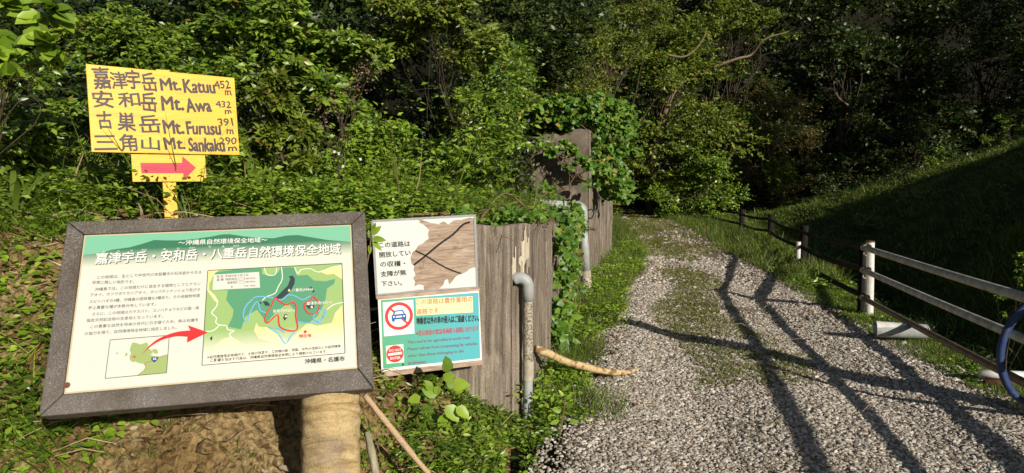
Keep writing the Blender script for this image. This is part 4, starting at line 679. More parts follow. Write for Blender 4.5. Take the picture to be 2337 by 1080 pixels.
for r_ in D['ruby']: lettering(r_, M['print_white'], Q, 5, bold=.012, name='ruby_lettering')
for r_ in D['body']: lettering(r_, M['print_grey'], Q, 2, em=True, bold=.006, name='text_line')
def outline(name, pts, w, mat, parent, layer):
    p = [tuple(q) for q in pts]; p2 = p + [p[0]]
    for i in range(len(p)):
        a, b = np.array(p2[i]), np.array(p2[i + 1]); ribbon(name, [a, b], w, mat, parent, layer + .15 * (i % 2), smooth=0)
outline('inset_border', D['inset'], .0022, M['print_grey'], Q, 4)
sheet('inset_land', D['land'], M['land'], Q, 2)
for q in D['isles']: sheet('inset_island', q, M['land'], Q, 2)
ribbon('inset_road', D['inset_road'], .003, M['road_brown'], Q, 3)
sx, sz = D['shield']
sheet('road_shield', [(sx - .011, sz + .009), (sx + .011, sz + .009), (sx + .013, sz + .001), (sx + .007, sz - .008), (sx, sz - .013), (sx - .007, sz - .008), (sx - .013, sz + .001)][::-1], M['shield_blue'], Q, 4)
lettering(('58', sx, sz + .001, .013, .010, 0), M['print_white'], Q, 5, bold=.02, name='shield_number')
sheet('small_arrow', D['mini_arrow'], M['print_red'], Q, 4)
def clip_poly(poly, clip):
    """Sutherland-Hodgman against a convex region"""
    if area(clip) < 0: clip = clip[::-1]
    out = [tuple(p) for p in poly]
    for i in range(len(clip)):
        a, b = clip[i], clip[(i + 1) % len(clip)]; inp, out = out, []
        ins = lambda p: (b[0] - a[0]) * (p[1] - a[1]) - (b[1] - a[1]) * (p[0] - a[0]) >= -1e-9
        for k in range(len(inp)):
            p, q = inp[k - 1], inp[k]
            if ins(q) != ins(p):
                d1 = (b[0] - a[0]) * (p[1] - a[1]) - (b[1] - a[1]) * (p[0] - a[0]); d2 = (b[0] - a[0]) * (q[1] - a[1]) - (b[1] - a[1]) * (q[0] - a[0])
                t = d1 / (d1 - d2); out.append((p[0] + (q[0] - p[0]) * t, p[1] + (q[1] - p[1]) * t))
            if ins(q): out.append(q)
    return out
MP = [tuple(p) for p in D['map']]
sheet('map_ground', MP, M['map_base'], Q, 2)
sheet('map_woodland', clip_poly(D['forest'], MP), M['map_forest'], Q, 3)
for k, q in enumerate(D['tan']):
    c_ = clip_poly(q, MP)
    if len(c_) > 2: sheet('map_lowland', c_, M['map_tan'], Q, 4)
for q in D['dark']: sheet('map_high_ground', q, M['map_dark'], Q, 5)
for q in D['paths']: ribbon('map_road', q, .0036, M['print_white'], Q, 6)
for q in D['blue']: ribbon('map_blue_boundary', q, .0050, M['map_blue'], Q, 6.5)
for q in D['red']: ribbon('map_red_boundary', q, .0056, M['print_red'], Q, 7.2)
outline('map_border', MP, .0022, M['print_grey'], Q, 8)
sheet('legend_box', D['legend'], M['cream'], Q, 5.5)
for r_ in D['legend_text']: lettering(r_, M['print_grey'], Q, 7, em=True, name='legend_lettering')
for q, mm in zip(D['legend_swatch'], ('road_brown', 'map_blue')): outline('legend_swatch', q, .0018, M[mm], Q, 7)
for r_ in D['map_names']: lettering(r_, M['print_white'], Q, 9, em=True, bold=.015, name='map_lettering')
for q in D['peaks']: sheet('peak_mark', q, M['highlight'], Q, 9)
disc('place_dot', D['dot'], .0062, M['print_red'], Q, 9)
lettering(D['here'], M['print_red'], Q, 9, em=True, bold=.01, name='map_lettering')
for r_ in D['foot']: lettering(r_, M['print_grey'], Q, 9, em=True, name='footnote_line')
lettering(D['owner'], M['print_black'], Q, 9, em=True, bold=.004, name='owner_lettering')
sheet('red_arrow', smooth_line(D['big_arrow'][:6], 3).tolist() + D['big_arrow'][6:9] + smooth_line(D['big_arrow'][9:], 3).tolist(), M['print_red'], Q, 10)
st = D['stain']
th = np.linspace(0, 2 * np.pi, 14, endpoint=False)
disc('rust_stain', st, .011, M['rust'], Q, 11)
# log-shaped concrete leg
b = MB(); zz = np.linspace(-.25, .772, 110)
n = 40; V = []; rl = np.random.default_rng(5)
for i, z in enumerate(zz):
    t = np.linspace(0, 2 * np.pi, n, endpoint=False)
    ring = .5 + .5 * math.sin(z * 2 * np.pi / .062 + .8 * math.sin(z * 9))
    r = .121 + .0035 * ring + (.016 * fbm(np.cos(t) * 2 + 5, z * 4 + np.sin(t) * 2, 4, 3)) + .014 * fbm(t * 7, z * 34 + t * 0, 8, 3) + .02 * max(0, .15 - z)
    V.append(np.stack([-.79 + r * np.cos(t), 2.845 + r * np.sin(t), np.full(n, z)], 1))
V = np.concatenate(V); F = [(i * n + k, i * n + (k + 1) % n, (i + 1) * n + (k + 1) % n, (i + 1) * n + k) for i in range(len(zz) - 1) for k in range(n)] + [tuple((len(zz) - 1) * n + k for k in range(n))]
Ri = np.linalg.inv(R_of(ps['panel'])); V = (V - np.array(ps['panel'][:3])) @ Ri.T
b.add(V, F).build('leg', M['log'], B, smooth=True)

# ------------------------------------------------------------------ yellow signpost
S = posed('wooden_signpost', 'bright yellow hand painted wooden signpost with four mountain names and a red arrow', 'signpost', ps['yellow'])
yb = slab('name_board', D['y_board'], -.009, .009, M['yellow'], S, bevel=.002)
ab = slab('arrow_board', D['y_small'], .0095, .024, M['yellow'], S, bevel=.002)
slab('post', [(-.046, .300), (.037, .303), (.030, -1.05), (-.052, -1.05)], .025, .060, M['yellow'], S, bevel=.003)
for k, r_ in enumerate(D['y_text']):
    lat = ord(r_[0][0]) < 128
    lettering(r_, M['marker'], yb, 1, y0=-.0095, bold=(.030 if r_[0][0] in 'MKAFS' else .020 if r_[0][0] != 'm' else .03) if lat else .019, warp=.0035, res=3, rot=.05 * math.sin(k * 2.3), name='hand_lettering')
ar = [tuple(p) for p in D['y_arrow']]
sheet('arrow', ar, M['red_brush'], ab, 1, y0=.009)
for x_, z_ in ((-.005, .24), (-.008, -.20), (.0, -.31), (-.01, -.43)):
    disc('nail', (x_, z_), .0035, M['black'], yb if z_ > -.25 else ab, 2, y0=-.0095 if z_ > -.25 else .009, n=10)

# ------------------------------------------------------------------ the two small signs on the wall
S = posed('torn_notice', 'weathered plywood notice with torn white paper and black crossing lines', 'sign', ps['white'])
wo = D['w_outer']
pb = slab('plywood', wo, .001, .014, M['plywood'], S, bevel=.001)
def peel(name, pts, mat, parent, layer):
    """paper piece with slightly curled, ragged edges"""
    p = []
    for i in range(len(pts)):
        a = np.array(pts[i]); c = np.array(pts[(i + 1) % len(pts)]); n_ = max(1, int(np.linalg.norm(c - a) / .018)) if np.linalg.norm(c - a) < .12 else 1
        for k in range(n_): p.append(tuple(a + (c - a) * k / n_ + (RNG.normal(size=2) * .0022 if n_ > 1 or k else 0)))
    return sheet(name, p, mat, parent, layer)
for q in D['w_paper']: peel('paper', q, M['paper'], pb, 2)
for i in range(4):
    a, c = np.array(wo[i]), np.array(wo[(i + 1) % 4]); cc = np.mean(wo, 0)
    a2 = a + (cc - a) * .018; c2 = c + (cc - c) * .018
    ribbon('edge_strip', [a2, c2], .014, M['tape'], pb, 3.2 + .3 * (i % 2), smooth=0)
for r_ in D['w_text']: lettering(r_, M['print_black'], pb, 4, em=True, bold=.014, name='lettering')
for q, w_ in zip(D['w_x'], (.012, .008)): ribbon('black_line', q, w_, M['print_black'], pb, 2.6)

S = posed('road_notice', 'teal notice with a red ringed car symbol and a small do not enter disc', 'sign', ps['teal'])
to = D['t_outer']; tb = slab('backing_board', to, .001, .016, M['plywood'], S, bevel=.001)
sheet('white_border', to, M['print_white'], tb, 1); sheet('teal_field', D['t_green'], M['teal'], tb, 2)
lo_ = [np.array(to[3]) + (0, .0), np.array(to[2]) + (0, .0), np.array(to[2]) + (.004, -.030), np.array(to[3]) + (-.006, -.034)]
slab('bottom_batten', [tuple(p) for p in lo_], -.006, .018, M['plywood'], S, bevel=.002)
up_ = [np.array(to[0]) + (-.012, .022), np.array(to[1]) + (.006, .020), np.array(to[1]) + (.004, .001), np.array(to[0]) + (-.008, .001)]
slab('top_batten', [tuple(p) for p in up_], -.006, .018, M['plywood'], S, bevel=.002)
sheet('highlight_box', D['t_hl'], M['highlight'], tb, 3)
for q in D['t_sq']: sheet('symbol_field', q, M['print_white'], tb, 3)
(c1x, c1z), (c2x, c2z) = D['t_c']; r1, r2 = D['t_r']
disc('prohibition_ring', (c1x, c1z), r1, M['sign_red'], tb, 4, r_in=r1 * .78)
ribbon('prohibition_bar', [(c1x - r1 * .60, c1z + r1 * .60), (c1x + r1 * .60, c1z - r1 * .60)], r1 * .14, M['sign_red'], tb, 4.5, smooth=0)
def car_pts(L): return [(c1x + a * r1, c1z + b_ * r1) for a, b_ in L]
sheet('car_body', car_pts([(-.52, -.22), (-.52, .08), (-.42, .14), (-.30, .42), (.30, .42), (.42, .14), (.52, .08), (.52, -.22)][::-1]), M['car_blue'], tb, 5)
sheet('car_windscreen', car_pts([(-.33, .14), (-.24, .34), (.24, .34), (.33, .14)][::-1]), M['print_white'], tb, 6)
sheet('car_grille', car_pts([(-.22, -.10), (-.22, .02), (.22, .02), (.22, -.10)][::-1]), M['print_white'], tb, 6)
for s_ in (-1, 1):
    disc('car_headlight', (c1x + s_ * .36 * r1, c1z - .03 * r1), r1 * .07, M['print_white'], tb, 6, n=14)
    sheet('car_wheel', car_pts([(s_ * .50, -.36), (s_ * .50, -.22), (s_ * .32, -.22), (s_ * .32, -.36)]), M['car_blue'], tb, 5)
disc('stop_disc', (c2x, c2z), r2, M['sign_red'], tb, 4)
sheet('stop_bar', [(c2x - r2 * .82, c2z - r2 * .15), (c2x + r2 * .82, c2z - r2 * .12), (c2x + r2 * .82, c2z + r2 * .17), (c2x - r2 * .82, c2z + r2 * .14)], M['print_white'], tb, 5)
for r_ in D['t_stop']: lettering(r_, M['print_white'], tb, 5, bold=.02, name='disc_lettering')
for r_, m_, bo in zip(D['t_text'], ('txt_olive', 'txt_orange', 'txt_orange', 'print_black', 'txt_pink', 'txt_purple', 'txt_purple', 'txt_purple', 'txt_purple'), (.005, .005, .005, .018, .012, .0, .0, .0, .0)):
    lettering(r_, M[m_], tb, 5, em=ord(r_[0][0]) > 128, bold=bo, name='lettering')

# support post behind the two notices
o = MB().box((-.66, 4.22, .62), (.07, .06, 1.35)).build('support_post', M['wall'], None, bevel=.004)
tag(o, 'grey square post standing behind the two small notices', 'post')

# ------------------------------------------------------------------ pipes by the wall
def bend(c0, pts, r, n=12): pass
P1 = thing('elbow_pipe', 'grey and cream peeling standpipe with an elbow in front of the wall', 'pipe', (.108, 4.40, .1))
def rel(o, P): return np.asarray(P, float) - np.array(o.location)
x0, y0 = .108, 4.39
MB().tube(rel(P1, [(x0, y0, .44), (x0 - .002, y0, .88)]), .034, 20).build('upper_pipe', M['pvc_spot'], P1, smooth=False)
MB().tube(rel(P1, [(x0, y0, .33), (x0, y0, .46)]), .0375, 20).build('coupling', M['pvc_tan'], P1)
MB().tube(rel(P1, [(x0 - .004, y0, .02), (x0, y0, .335)]), .032, 20).build('lower_pipe', M['pvc_grey'], P1)
el = [(x0 - .002, y0, .865), (x0 - .002, y0, .955)] + [(x0 - .057 + .055 * math.cos(a), y0, .962 + .055 * math.sin(a)) for a in np.linspace(0, np.pi / 2, 7)] + [(x0 - .085, y0, 1.015), (x0 - .100, y0, 1.006)]
MB().tube(rel(P1, el), .0395, 20).build('elbow', M['pvc_grey'], P1, smooth=True)
MB().tube(rel(P1, [(x0 - .0995, y0, 1.0063), (x0 - .1015, y0, 1.005)]), .033, 16).build('opening_shade', M['black'], P1)  # black disc stands in for the shade inside the pipe mouth

P2 = thing('drain_pipe', 'grey pipe rising beside the wall and bending left over its top', 'pipe', (1.07, 9.43, 0))
xa, ya = 1.065, 9.43
MB().tube(rel(P2, [(xa + .03, ya, -.1), (xa - .01, ya, .45)]), .066, 18).build('lower_pipe', M['pvc_tan'], P2, smooth=True)
MB().tube(rel(P2, [(xa - .01, ya, .44), (xa - .06, ya, 1.13)]), .060, 18).build('pipe', M['pvc_grey'], P2, smooth=True)
el = [(xa - .06, ya, 1.12), (xa - .065, ya, 1.25)] + [(xa - .145 + .08 * math.cos(a), ya - .01, 1.29 + .08 * math.sin(a)) for a in np.linspace(.2, np.pi / 2, 6)] + [(xa - .20, ya - .02, 1.372)]
MB().tube(rel(P2, el), .070, 18).build('elbow', M['pvc_grey'], P2, smooth=True)
MB().tube(rel(P2, [(xa - .19, ya - .02, 1.372), (xa - .80, ya - .15, 1.43)]), .060, 18).build('top_pipe', M['pvc_grey'], P2, smooth=True)
for c_, a_ in (((xa - .062, ya, 1.14), (xa - .0635, ya, 1.155)), ((xa - .24, ya - .03, 1.376), (xa - .255, ya - .034, 1.378)), ((xa - .35, ya - .055, 1.386), (xa - .362, ya - .058, 1.387))):
    MB().tube(rel(P2, [c_, a_]), .074, 18).build('collar', M['black'], P2)
MB().tube(rel(P2, [(xa + .0, ya - .02, 1.31), (xa + .06, ya - .02, 1.33), (xa + .09, ya - .02, 1.27), (xa + .06, ya - .02, 1.20), (xa + .01, ya - .02, 1.20)]), .010, 8).build('hook', M['black'], P2, smooth=True)

# ------------------------------------------------------------------ fences
Fn = thing('pipe_fence', 'grey pipe fence with three rails beside the ditch on the right', 'fence', (4.42, 8.2, 0))
A_ = np.array([4.42, 8.2]); C_ = np.array([3.62, 4.72]); dr = (C_ - A_) / np.linalg.norm(C_ - A_)
zg = gz(4.42, 8.2)
MB().tube(rel(Fn, [(4.44, 8.2, zg - .3), (4.415, 8.2, .955)]), .050, 20).build('post', M['pvc_white'], Fn, smooth=False)
MB().tube(rel(Fn, [(4.415, 8.2, .955), (4.415, 8.2, .972)]), .051, 20).build('post_cap', M['rust'], Fn)
for h, h2, r_, m_, o_ in ((.885, .885, .036, 'rail_pvc', .02), (.605, .600, .034, 'rail_pvc', .03), (.262, .300, .031, 'rail_brown', .02)):
    s0 = A_ - dr * .10 + np.array([-.075, -.05]); e0 = A_ + dr * 7.6 + np.array([-.05, -.02])
    pts = [(*(s0 + (e0 - s0) * t_), h + (h2 - h) * t_ * 7.7 / 3.57 - .012 * math.sin(np.pi * t_) * 2) for t_ in np.linspace(0, 1, 14)]
    MB().tube(rel(Fn, pts), r_, 14).build('rail', M[m_], Fn, smooth=True)
    MB().tube(rel(Fn, [(s0[0] - dr[0] * .012, s0[1] - dr[1] * .012, h), (s0[0] + dr[0] * .10, s0[1] + dr[1] * .10, h)]), r_ + .007, 14).build('rail_cap', M['pvc_tan'], Fn, smooth=True)
    if h > .5: MB().ring(rel(Fn, [(s0[0] - .005, s0[1] - .06, h - .065)])[0], .030, .008, ax=np.array([[1, 0, 0], [0, 0, 1], [0, 1, 0]]).T).build('eye_ring', M['pvc_tan'], Fn, smooth=True)
MB().tube(rel(Fn, [(3.70, 4.36, gz(3.70, 4.4) - .3), (3.66, 4.38, 1.72)]), [.15, .125], 18).build('post', M['wall'], Fn, smooth=True)
MB().tube(rel(Fn, [(4.36, 8.16, .82), (4.345, 8.13, .6), (4.37, 8.15, .36), (4.34, 8.1, .2)]), .006, 6).build('wire', M['wire'], Fn)

Fd = thing('wooden_fence', 'dark wooden post and rail fence receding beyond the white post', 'fence', (6.15, 14.2, 0))
posts = []
for (px, py0, py1, w_) in ((1832, 515, 605, .085), (1758, 490, 552, .085), (1692, 478, 532, .080), (1588, 468, 492, .085), (1561, 464, 490, .085)):
    g = on_ground(px, py1); top = at(px, py0, g[1]); posts.append((g, top[2]))
    MB().tube(rel(Fd, [(g[0], g[1], g[2] - .3), (g[0], g[1], g[2] + .3), (g[0] + .01, g[1], top[2])]), w_, 10, wob=.05).build('post', M['dark_wood'], Fd)
MB().tube(rel(Fd, [(4.43, 8.38, zg - .2), (4.40, 8.36, .93)]), .045, 10, wob=.06).build('post', M['dark_wood'], Fd)
def rail(hs, r_, idx, start=None):
    pts = [] if start is None else [start]
    for k in idx: g, tp = posts[k]; pts.append((g[0] - .08, g[1] - .03, g[2] + hs[k]))
    q = []
    for a, c in zip(pts[:-1], pts[1:]):
        a = np.array(a); c = np.array(c)
        for t_ in np.linspace(0, 1, 6)[:-1]: q.append(a + (c - a) * t_ + np.array([0, 0, -.05 * math.sin(np.pi * t_)]))
    q.append(np.array(pts[-1]))
    for a, c in zip(range(0, len(q) - 1, 5), range(5, len(q), 5)):
        MB().tube(rel(Fd, q[a:c + 1]), r_, 8, wob=.05).build('rail', M['dark_wood'], Fd)
rail((.72, .66, .62, .55, .55), .035, (0, 1, 2, 3, 4), (4.36, 8.12, .90))
rail((.40, .32, .30, .22, .22), .042, (0, 1, 2, 3, 4), (4.36, 8.12, .62))
rail((.12, .06, .06, 0, 0), .038, (0, 1), (4.36, 8.12, .28))
g = posts[0][0]
MB().tube(rel(Fd, [(g[0] - .13, g[1] - .06, g[2] - .2), (g[0] - .13, g[1] - .06, g[2] + .50)]), .048, 14).build('white_stub', M['pvc_white'], Fd)

# hose, pipes lying about
c = at(2400, 815, 4.32); pts = []
for t_ in np.linspace(0, 2 * np.pi * 2.0, 76):
    rx, rz_ = .335 + .012 * math.sin(t_ * .5), .372 + .02 * math.sin(t_ * .5 + 1)
    pts.append((c[0] + rx * math.cos(t_), c[1] - .02 + .022 * t_ / 6.28, c[2] + .02 + rz_ * math.sin(t_)))
o = MB().tube(pts, .0215, 10).build('garden_hose', M['hose'], None, smooth=True)
tag(o, 'coiled dark blue hose hanging on the near end of the pipe fence', 'hose')
p = at(2112, 757, 6.6)
o = thing('drain_pipe', 'short white plastic pipe stub poking out of the road edge', 'pipe', (p[0], p[1], p[2]))
th = np.linspace(0, 2 * np.pi, 24, endpoint=False)
MB().tube([(0, 0, 0), (-.45, .10, .0)], .075, 24, caps=False).build('pipe_wall', M['pvc_grey'], o, smooth=True)
MB().tube([(-.004, 0, 0), (-.45, .10, .02)], .068, 24, caps=False).build('pipe_lining', M['pvc_white'], o, smooth=True)
MB().ring((0, 0, 0), .0715, .0040, 24, 6, ax=np.array([[0, 1, 0], [0, 0, 1], [1, 0, 0]]).T).build('pipe_rim', M['pvc_white'], o, smooth=True)
p = at(2235, 853, 5.25)
o = MB().tube([p, p + (.14, -.03, 0), p + (.75, -.1, -.01)], .036, 16).build('white_pipe', M['pvc_white'], None, smooth=True)
tag(o, 'white plastic pipe lying over the ditch edge above the rusty pipe', 'pipe')
p = at(2250, 874, 5.15)
o = MB().tube([p, p + (.75, -.02, .0)], .036, 16).build('rusty_pipe', M['rust'], None, smooth=True)
tag(o, 'rusty brown pipe lying just below the white pipe by the ditch', 'pipe')

# ------------------------------------------------------------------ fallen branch and sticks
def stick(name, label, pts, r, mat, wob=.05, rings=False, cat='branch'):
    P = smooth_line(pts, 5); rr_ = np.interp(np.linspace(0, 1, len(P)), np.linspace(0, 1, len(r)), r)
    if rings: rr_ = rr_ * (1 + .10 * (np.sin(np.arange(len(P)) * 1.9) > .75))
    o = MB().tube(P, rr_, 10, wob=wob).build(name, mat, None, smooth=True); return tag(o, label, cat)
g2 = on_ground(1468, 858)
t_ = NT('pale_branch_bark'); v_ = t_.mapping(); n_ = t_.noise(v_, 14, 3, .5)
M['branch'] = t_.done(t_.mix(t_.ramp(n_, [(.52, 0.0), (.60, .8)]), t_.ramp(t_.noise(v_, 60, 3), [(.3, (.45, .31, .15)), (.7, (.68, .52, .30))]), (.16, .085, .04)), .8, .2)
b0 = at(1222, 795, 4.95); b1 = at(1262, 812, 5.0); b2 = at(1300, 828, 5.1); b3 = at(1400, 850, 5.35)
stick('fallen_branch', 'pale fallen branch leaning from the wall pipe onto the gravel', [b0, b1, b2, b3, (g2[0], g2[1] + .02, g2[2] + .05)], [.030, .031, .029, .026, .019], M['branch'], wob=.09)
stick('stick', 'thin pale stick leaning from the board down into the weeds', [at(832, 902, 3.2), at(880, 962, 3.22), at(925, 1018, 3.2), at(985, 1090, 3.15)], [.013, .015, .016, .011], M['stick'], rings=True, cat='stick')
stick('stick', 'short mossy grey stick beside the board leg at the bottom edge', [at(838, 985, 3.0), at(848, 1030, 3.0), at(862, 1100, 2.95)], [.012, .019, .017], bark('mossy_stick', (.16, .15, .09), (.46, .42, .30)), cat='stick')

# ------------------------------------------------------------------ foliage machinery
def leaf_template(w, fold=.12, curl=-.14, widest=.4, tip=True):
    # x across, y along, z normal
    V = np.array([(0, 0, 0), (w * .42, widest * .45, fold * w), (0, widest * .5, 0), (-w * .42, widest * .45, fold * w),
                  (w * .5, widest, fold * w * 1.2 + curl * .2), (0, widest, curl * .2), (-w * .5, widest, fold * w * 1.2 + curl * .2),
                  (w * .33, .75, fold * w + curl * .55), (0, .75, curl * .5), (-w * .33, .75, fold * w + curl * .55), (0, 1, curl)])
    F = np.array([(0, 1, 2), (0, 2, 3), (1, 4, 5), (1, 5, 2), (2, 5, 6), (2, 6, 3), (4, 7, 8), (4, 8, 5), (5, 8, 9), (5, 9, 6), (7, 10, 8), (8, 10, 9)])
    return V, F
TP = {'oval': leaf_template(.50), 'lance': leaf_template(.30, curl=-.22, widest=.38), 'broad': leaf_template(.72, curl=-.10, widest=.42),
      'heart': leaf_template(.85, fold=.10, curl=-.12, widest=.33),
      'mid': (np.array([(0, 0, 0), (.24, .42, .05), (0, .45, -.01), (-.24, .42, .05), (0, 1, -.12)]), np.array([(0, 1, 2), (0, 2, 3), (1, 4, 2), (2, 4, 3)])),
      'dia': (np.array([(0, 0, 0), (.34, .45, .05), (0, 1, -.05), (-.34, .45, .05)]), np.array([(0, 1, 2), (0, 2, 3)])),
      'blade': (np.array([(-.5, 0, 0), (.5, 0, 0), (-.38, .45, .05), (.38, .45, .05), (0, 1, -.12)]), np.array([(0, 1, 3), (0, 3, 2), (2, 3, 4)]))}
def unit(v): return v / (np.linalg.norm(v, axis=-1, keepdims=True) + 1e-9)
def frames(D, N):
    Y = unit(D); X = unit(np.cross(Y, N)); Z = np.cross(X, Y)
    return np.stack([X, Y, Z], -1)            # columns
def batch(tm, P, D, N, L, W=None, rnd=None):
    tv, tf = TP[tm]; n = len(P); R = frames(D, N)
    S = np.stack([np.broadcast_to(L if W is None else W, (n,)), np.broadcast_to(L, (n,)), np.broadcast_to(L, (n,))], 1)
    loc = tv[None] * S[:, None, :]
    V = np.einsum('nij,nkj->nki', R, loc) + P[:, None, :]
    F = tf[None] + (np.arange(n) * len(tv))[:, None, None]
    r = np.repeat(RNG.random(n) if rnd is None else rnd, len(tv))
    return V.reshape(-1, 3), F.reshape(-1, 3), r
def merge(parts):
    V, F, r, o = [], [], [], 0
    for v, f, q in parts: V.append(v); F.append(f + o); r.append(q); o += len(v)
    return np.concatenate(V), np.concatenate(F), np.concatenate(r)
def foliage_object(name, parts, mat, parent=None, loc=(0, 0, 0), **tg):
    V, F, r = merge(parts)
    o = link(name, mesh_np(name, V - np.asarray(loc), [F], mat, False, rnd=r), parent)
    if parent is None: o.location = tuple(float(a) for a in loc)
    return tag(o, **tg)
_lm = {}
def leaf_variants(tm, mat):
    if (tm, mat.name) not in _lm:
        tv, tf = TP[tm]; _lm[(tm, mat.name)] = [mesh_np('leaf', tv * np.array([1, 1, s]), [tf], mat, False, rnd=np.full(len(tv), q)) for q, s in ((.08, 1), (.25, 1.5), (.42, .6), (.58, 1.2), (.74, .8), (.9, 1.4))]
    return _lm[(tm, mat.name)]
def leaf_objects(parent, loc, tm, mat, P, D, N, L, W=None, name='leaf'):
    var = leaf_variants(tm, mat); R = frames(D, N); W = L if W is None else W
    for k in range(len(P)):
        o = bpy.data.objects.new(name, var[int(RNG.integers(6))]); COL.objects.link(o); o.parent = parent
        r = R[k]; w_, l_ = float(W[k]), float(L[k])
        p = P[k] - loc
        o.matrix_basis = Matrix(((r[0, 0] * w_, r[0, 1] * l_, r[0, 2] * l_, p[0]), (r[1, 0] * w_, r[1, 1] * l_, r[1, 2] * l_, p[1]), (r[2, 0] * w_, r[2, 1] * l_, r[2, 2] * l_, p[2]), (0, 0, 0, 1)))
CAMP = np.array([0, 0, EYE])
def bough_leaves(boughs, n, Lf, per=9, spread=.9, lit=.5, twig=True, front=True, droop=.15):
    B_ = np.array(boughs, float); vol = (B_[:, 3] * B_[:, 4] * B_[:, 5]) ** .67; pr = vol / vol.sum()
    nt = max(1, n // per); bi = RNG.choice(len(B_), nt, p=pr); c = B_[bi, :3]; r = B_[bi, 3:6]
    u = RNG.normal(size=(nt, 3)); u[:, 2] += .35
    if front: u += unit(CAMP - c) * .45
    u = unit(u)
    e = c + u * r * RNG.uniform(.62, 1.12, (nt, 1)); s = c + u * r * RNG.uniform(.15, .45, (nt, 1))
    tl = np.minimum(np.linalg.norm(e - s, axis=1), Lf * per * .45)[:, None]
    td = unit(unit(e - s) + RNG.normal(size=(nt, 3)) * .25 + np.array([0, 0, .05])); s = e - td * tl
    k = np.arange(per); f = (k + RNG.random((nt, per))) / per
    P = (s[:, None] + td[:, None] * tl[:, None] * f[..., None]).reshape(-1, 3); T = np.repeat(td, per, 0)
    side = unit(np.cross(T, RNG.normal(size=T.shape) * .35 + np.array([0, 0, 1.]))) * np.tile(np.where(k % 2, 1, -1), nt)[:, None]
    D_ = unit(T * (.35 + .6 * np.tile(f.reshape(nt, per)[:, :].ravel(), 1)[:, None]) + side * spread + RNG.normal(size=T.shape) * .28 + np.array([0, 0, -droop]))
    N_ = unit(np.array([0, 0, .45]) + SUNV * (lit + .45) + RNG.normal(size=T.shape) * .45)
    L_ = Lf * RNG.uniform(.6, 1.2, len(P))
    return P, D_, N_, L_, (s, e)
def limb_mesh(base, boughs, r0, rng, lean=None, flare=1.25):
    wb = .12 if r0 < .05 else .05; mb = MB(); base = np.array(base, float); B_ = np.array(boughs, float)
    cen = B_[:, :3].mean(0); top = base + (cen - base) * np.array([.8, .8, .75])
    mid = (base + top) / 2 + rng.normal(size=3) * np.array([.12, .12, 0]) * np.linalg.norm(top - base) * .5
    tr = smooth_line([base - (0, 0, .3), base + (mid - base) * .4, mid, top], 4)
    mb.tube(tr, np.linspace(r0 * flare, r0 * .55, len(tr)), 9, wob=.04, rng=rng)
    br = MB(); nb = 0
    for c in B_[:, :3]:
        k = int(rng.integers(len(tr) // 2, len(tr))); s = tr[k]; d = c - s; L_ = np.linalg.norm(d)
        if L_ < .05: continue
        q = smooth_line([s, s + d * .35 + rng.normal(size=3) * L_ * wb + (0, 0, L_ * .06), s + d * .7 + rng.normal(size=3) * L_ * wb, s + d * .9], 3)
        br.tube(q, np.linspace(r0 * .26, r0 * .07, len(q)), 5, wob=.05, rng=rng); nb += 1
    return mb, (br if nb else None)
def crown(px, py, Y, hw, hh, nb, rs=.36, flat=.62, depth=.8, seed=0):
    rng = np.random.default_rng(seed); c = at(px, py, Y); RX, RZ = hw * Y / FPX, hh * Y / FPX; RY = min(RX, RZ * 1.6) * depth
    u = unit(rng.normal(size=(nb, 3))) * rng.uniform(.25, .85, (nb, 1))
    b = []
    for q in u:
        s = rs * rng.uniform(.7, 1.3); b.append((c[0] + q[0] * RX, c[1] + q[1] * RY, c[2] + q[2] * RZ, s * RX, s * max(RY, .6 * RX), s * flat * max(RZ, RX * .5)))
    return b
